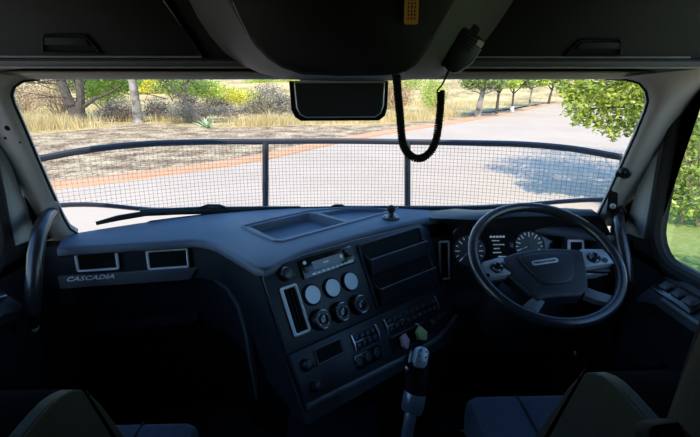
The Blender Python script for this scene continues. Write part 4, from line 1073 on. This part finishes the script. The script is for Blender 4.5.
# ================================================================== SEATS
def rounded_box(mb, x0, x1, prof, r):
    """side profile (y, z) extruded in x with rounded sides"""
    c = (sum(p[0] for p in prof) / len(prof), sum(p[1] for p in prof) / len(prof))
    def sh(d): return inset(prof, d)
    rings = [[(x0, a, b) for a, b in sh(r)], [(x0 + r * .3, a, b) for a, b in sh(r * .3)], [(x0 + r, a, b) for a, b in prof], [(x1 - r, a, b) for a, b in prof], [(x1 - r * .3, a, b) for a, b in sh(r * .3)], [(x1, a, b) for a, b in sh(r)]]
    return mb.loft(rings)
def chain(pts, n=5):
    """round every corner of a closed (y, z, radius) outline"""
    out = []; m = len(pts)
    for i in range(m):
        p, a, b = V(pts[i][:2]), V(pts[i - 1][:2]), V(pts[(i + 1) % m][:2]); r = pts[i][2]
        d1, d2 = (a - p).normalized(), (b - p).normalized()
        for k in range(n):
            t = k / (n - 1); q = (p + d1 * r) * (1 - t) ** 2 + p * 2 * t * (1 - t) + (p + d2 * r) * t * t
            if not out or (V(out[-1]) - q).length > 2e-3: out.append((q.x, q.y))
    if (V(out[0]) - V(out[-1])).length < 2e-3: out.pop()
    return out
def seat(s, label, zc, yf):
    cx = s * .62
    st = thing('driver_seat' if s > 0 else 'passenger_seat', label, 'seat', (cx, .75, FLOOR))
    x0, x1 = cx - .27, cx + .27
    cu = chain([(.50, zc - .02, .03), (yf - .02, zc + .0, .045), (yf, zc - .10, .05), (yf - .05, zc - .15, .04), (.50, zc - .15, .03)])
    co = obj('cushion', rounded_box(MB(), x0, x1, cu, .03), M['seat'], st, sharp=25)
    for k in (-1, 1):
        P_ = [(cx + k * .13, .55, zc - .016), (cx + k * .13, yf - .10, zc - .001), (cx + k * .13, yf - .03, zc - .006), (cx + k * .13, yf - .004, zc - .045)]
        obj('seam', MB().tube(P_, .004, 6), M['rubber'], co)
    br = chain([(.46, zc - .05, .04), (.50, zc + .18, .10), (.44, zc + .62, .12), (.40, zc + .86, .06), (.26, zc + .88, .06), (.28, zc + .5, .1), (.32, zc - .05, .04)])
    bo = obj('backrest', rounded_box(MB(), x0 + .015, x1 - .015, br, .04), M['seatside'], st, sharp=25)
    for k in (-1, 1):
        obj('seam', MB().tube([(cx + k * .225, y, z) for y, z in ((.482, zc + .1), (.478, zc + .3), (.455, zc + .55), (.425, zc + .78))], .004, 6), M['rubber'], bo)
    obj('pedestal', MB().loft([[(cx + a, .78 + b, z) for a, b in rrect(-w, w, -w, w, .05)] for w, z in ((.22, FLOOR), (.22, FLOOR + .06), (.15, FLOOR + .12), (.15, zc - .25), (.23, zc - .15))]), M['black'], st)
    # inboard armrest
    xi = s * .358; xo = s * .468
    dz = .006 if s > 0 else -.006
    ap = chain([(.12, 2.21 + dz, .03), (.555, 2.222 + dz, .06), (.605, 2.165 + dz, .05), (.735, 1.91 + dz, .04), (.69, 1.86 + dz, .04), (.12, 2.03 + dz, .03)], 6)
    ao = obj('armrest', rounded_box(MB(), min(xi, xo), max(xi, xo), ap, .016), M['pad'], st, sharp=25)
    xs_ = (xi - s * .006, xi + s * .012)
    obj('side_panel', rounded_box(MB(), min(xs_), max(xs_), inset(ap, .001), .003), M['seatside'], ao, sharp=20)
    # seat belt buckle by the armrest
    return st
seat(1, 'dark driver seat with raised side armrest behind the steering wheel', 1.765, 1.14)
seat(-1, 'dark passenger seat with blue-grey cushion on the left side', 1.765, 1.06)
q = onY(664, 431, .42)
bk = thing('belt_buckle', 'black seat belt buckle beside the driver armrest at the lower right', 'buckle', tuple(q))
fb_ = Fr(q, (1, .1, 0), (0, .5, .86)); obj('housing', MB().plate(fb_, rrect(-.026, .026, -.06, .010, .012), -.012, .010, .004), M['matte'], bk)
obj('release_button', MB().plate(fb_, rrect(-.016, .016, -.022, .000, .004), .009, .0125, .001), M['panel'], bk)
obj('strap', MB().plate(fb_, rrect(-.022, .022, -.30, -.05, .004), -.004, .0), M['matte'], bk)

# ================================================================== OVERHEAD
def cabinet(label, x0, x1, ys, s):
    c = thing('overhead_cabinet', label, 'cabinet', ((x0 + x1) / 2, 1.25, 2.6))
    prof = [(1.38, 2.650), (1.23, 2.622), (1.214, 2.624), (1.206, 2.628), (1.206, 2.634), (1.215, 2.638), (1.222, 2.642), (1.16, 3.12), (1.40, 3.12)]
    obj('body', MB().loft([[(x, a, b) for a, b in prof] for x in (x0, x1)]), M['overhead'], c, sharp=40)
    fr = Fr((0, 1.218, 2.640), (1, 0, 0), (0, -.13, 1))
    lipp = [(1.30, 2.620), (1.225, 2.617), (1.208, 2.618), (1.199, 2.624), (1.198, 2.632), (1.206, 2.638), (1.222, 2.639), (1.30, 2.639)]
    obj('lip_highlight', MB().tube([(x0 + .01, 1.206, 2.6185), (x1 - .01, 1.206, 2.6185)], .0028, 6), M['edge_and_highlight'], c)  # lighter tube drawn as the highlight on the rounded lip
    obj('lip', MB().loft([[(x, a, b) for a, b in lipp] for x in (x0 + .005, x1 - .005)]), M['lip'], c, sharp=50)
    # door panel
    ia, ib = (x0 + .02, x1) if s < 0 else (x0, x1 - .02)
    if s < 0:
        a = fr.uv(203, 57); b = fr.uv(165, 0); dp = [(-1.02, .004), (a[0], .004), (b[0] - .0, b[1]), (b[0] - .07, .30), (-1.02, .30)]
    else:
        a = fr.uv(471, 57.5); b = fr.uv(510, 0); c_ = fr.uv(688, 57); dp = [(a[0], .004), (c_[0], .004), (c_[0] + .03, .05), (c_[0] + .06, .30), (b[0] + .06, .30), (b[0], b[1])]
    do = obj('door', MB().plate(fr, dp, -.004, .010, .004), M['overhead'], c)
    obj('door_edge', MB().tube([fr.p(dp[0][0], .003, .008), fr.p(dp[1][0], .003, .008)] + ([fr.p(dp[2][0], dp[2][1], .008)] if s < 0 else []), .0024, 6), M['edge_and_highlight'], do)
    # latch
    if s < 0: L = [(43, 53), (43.5, 36), (46, 33.5), (84, 33.5), (88, 35), (104, 54)]
    else: L = [(563, 56), (575, 42), (581, 38.5), (618, 38), (620.5, 40), (620, 56)]
    pts = plane_uv(fr, L, .010)
    la = obj('latch', MB().ring(fr, pts, inset(pts, .006), .008, .018), M['black'], do)
    obj('latch_pocket', MB().plate(fr, inset(pts, .003), .009, .0108), M['matte'], la)
    q0, q1 = (pts[0], pts[-1]); vm = pts[0][1] + (pts[2][1] - pts[0][1]) * .42
    us = sorted(p[0] for p in pts); u0, u1 = us[0] + .008, us[-1] - .008
    hl = [(u0, vm), (u0, pts[2][1] - .008), (us[-2] - .004 if s < 0 else u1, pts[2][1] - .008), (u1 - .02 if s < 0 else u1, vm)] if s < 0 else [(us[1] + .004, vm), (us[2], pts[2][1] - .008), (u1, pts[2][1] - .008), (u1, vm)]
    obj('latch_paddle', MB().plate(fr, hl, .010, .016, .002), M['overhead'], la)
    return c
cabinet('dark overhead cabinet with a latch above the left half of the windshield', -1.06, -.20, None, -1)
cabinet('dark overhead cabinet with a latch above the right half of the windshield', .22, 1.06, None, 1)
# centre console hanging between the cabinets
oc = thing('overhead_console', 'large dark rounded overhead console above the windshield centre', 'console', (0, 1.1, 2.6))
out_px = [(176, -40), (189, 0), (198, 18), (210, 36), (224, 52), (240, 64), (262, 74), (290, 79.5), (340, 81), (400, 80.5), (438, 77.5), (456, 70), (472, 57), (486, 40), (500, 22), (516, 0), (540, -40)]
in_px = [(214, -40), (228, 0), (235, 14), (244, 30), (255, 46), (268, 59), (282, 68), (302, 74.5), (340, 76), (385, 75.5), (405, 72), (416, 65), (424, 55), (432, 42), (442, 24), (454, 0), (472, -40)]
r2 = [onY(a, b, 1.26) for a, b in out_px]; r2b = [onY(a, b, 1.20) for a, b in out_px]; r1 = [onY(a, b, 1.01) for a, b in in_px]
r1b = [p + (CAM - p) * 0 + V(((0 - p.x) * .04, -.012, .006)) for p in r1]
mid = [(a * .45 + b * .55) for a, b in zip(r2b, r1)]; mid = [p + V((0, 0, -.002)) for p in mid]
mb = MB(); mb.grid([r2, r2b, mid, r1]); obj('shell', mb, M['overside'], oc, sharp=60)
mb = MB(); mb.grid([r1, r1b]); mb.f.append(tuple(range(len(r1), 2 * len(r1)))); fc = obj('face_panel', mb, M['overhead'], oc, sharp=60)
for a_, b_ in (((233, 2), (250, 38)), ((456, -2), (433, 36))):
    obj('face_seam', MB().tube([onY(*a_, 1.0), onY(*b_, 1.0)], .0015, 5), M['band'], fc)
mb = MB().tube([onY(402.5, 54, 1.004), onY(403, 75, 1.008)], .0012, 5); obj('face_seam', mb, M['band'], fc)
# orange sticker
fs = Fr(onY(411.5, 8, .992), (1, 0, 0), (0, 0, 1)); k_ = .992 / F * 1.02
st_ = obj('sticker', MB().plate(fs, rrect(-6.5 * k_, 6.5 * k_, -14 * k_, 14 * k_, .004), 0, .0012), M['orange'], oc); st_['label'] = 'orange warning sticker with dark print'
ln = MB()
for i in range(3):
    for j in range(6):
        ln.plate(fs, rrect((-3.5 + 3 * i) * k_, (-2.2 + 3 * i) * k_, (-10 + 3.2 * j) * k_, (-8 + 3.2 * j + (j * i) % 2 * .6) * k_, .0003), .0011, .0016)
obj('sticker_print', ln, M['black'], st_)
# hanging mirror panel
fm = Fr(onY(339, 101, 1.30), (1, 0, 0), (0, .10, 1)); k_ = 1.30 / F * .985
mr = thing('interior_mirror', 'wide black mirror panel hanging below the overhead console', 'mirror', tuple(onY(339, 82, 1.30)))
def mpx(pts, w=0): return plane_uv(fm, pts, w)
outm = mpx([(289, 81), (388.5, 81), (387.5, 108), (385, 116), (379, 120.5), (301, 121), (295, 117.5), (291, 110)])
obj('housing', MB().plate(fm, outm, -.03, .004, .004), M['gloss'], mr)
inm = mpx([(294, 82), (385, 82), (383.5, 106), (381, 113.5), (375, 117.5), (306, 118), (300, 115), (296.5, 108)])
obj('bezel', MB().ring(fm, inm, inset(inm, .003), .003, .0065), M['silver'], mr)
obj('mirror_face', MB().plate(fm, inset(inm, .003), .003, .005), M['dark_reflection'], mr)
a = fm.uv(300, 80.5); b = fm.uv(386, 80.5); obj('mount_strip', MB().plate(fm, rrect(a[0], b[0], a[1] - .004, a[1] + .006, .002), -.02, .008, .001), M['silver'], mr)
# ================================================================== CB MICROPHONE
mq = onY(461, 50, 1.10)
mc = thing('handheld_microphone', 'black radio microphone clipped to the overhead console with a coiled cord', 'microphone', tuple(mq))
fq = Fr(mq, (.86, .2, -.46), (.46, -.1, .85))
o1 = chain([(-.018, -.050, .012), (.014, -.050, .012), (.034, -.010, .02), (.034, .042, .012), (-.030, .042, .012), (-.034, -.005, .02)])
mbd = obj('body', MB().plate(fq, o1, -.016, .016, .008), M['black'], mc, sharp=50)
for k in range(5): obj('grille_slot', MB().plate(fq, rrect(-.022, .014, .006 + .007 * k, .009 + .007 * k, .001), .015, .0172), M['matte'], mbd)
obj('name_tag', MB().plate(fq, rrect(.016, .031, .024, .036, .002), .015, .0175), M['tag'], mbd)
obj('edge_strip', MB().tube([fq.p(.034, .022, .012), fq.p(.033, -.010, .013), fq.p(.022, -.034, .013), fq.p(.010, -.048, .012)], .0016, 5), M['silver'], mbd)
obj('talk_button', MB().plate(fq, rrect(-.038, -.030, -.012, .028, .003), -.008, .010, .002), M['panel'], mbd)
obj('hang_clip', MB().plate(fq, rrect(-.018, .020, .030, .060, .008), -.026, -.012, .003), M['matte'], mc)
lead = [onY(a, b, 1.10) for a, b in ((451, 64), (449.5, 69), (446, 77), (442, 85), (437.5, 90), (437, 93), (441, 94))]
obj('lead', MB().tube(lead, [.004, .0035, .0022, .002, .002, .002, .002], 6), M['rubber'], mc)
path = [onY(a, b, y) for a, b, y in ((441, 91, 1.10), (440.5, 105, 1.10), (439, 122, 1.10), (436, 140, 1.10), (431.5, 150, 1.09), (425, 156.5, 1.09), (418, 158.5, 1.08), (411, 156, 1.08), (405, 149, 1.07), (402, 139, 1.06), (400.5, 122, 1.06), (399, 105, 1.05), (397.5, 90, 1.05), (396.5, 75, 1.04))]
def resample(P, step):
    out = []; d = 0
    # Catmull-Rom
    dense = []
    for i in range(len(P) - 1):
        p0, p1, p2, p3 = P[max(i - 1, 0)], P[i], P[i + 1], P[min(i + 2, len(P) - 1)]
        for k in range(150):
            t = k / 150; dense.append(.5 * ((2 * p1) + (p2 - p0) * t + (2 * p0 - 5 * p1 + 4 * p2 - p3) * t * t + (3 * p1 - p0 - 3 * p2 + p3) * t ** 3))
    dense.append(P[-1]); out = [dense[0]]; acc = 0
    for a, b in zip(dense, dense[1:]):
        acc += (b - a).length
        if acc >= step: out.append(b); acc = 0
    return out
cl_ = resample(path, .0006)
hel = []; prevx = None; s_acc = 0
for i in range(len(cl_)):
    t = (cl_[min(i + 1, len(cl_) - 1)] - cl_[max(i - 1, 0)]).normalized()
    xx = V((0, 1, 0)) if prevx is None else prevx
    xx = (xx - t * xx.dot(t)).normalized(); prevx = xx; yy = t.cross(xx)
    if i: s_acc += (cl_[i] - cl_[i - 1]).length
    an = 2 * math.pi * s_acc / .0052
    hel.append(cl_[i] + (xx * math.cos(an) + yy * math.sin(an)) * .0074)
obj('coiled_cord', MB().tube(hel, .0025, 5), M['rubber'], mc, weld=True, sharp=80)
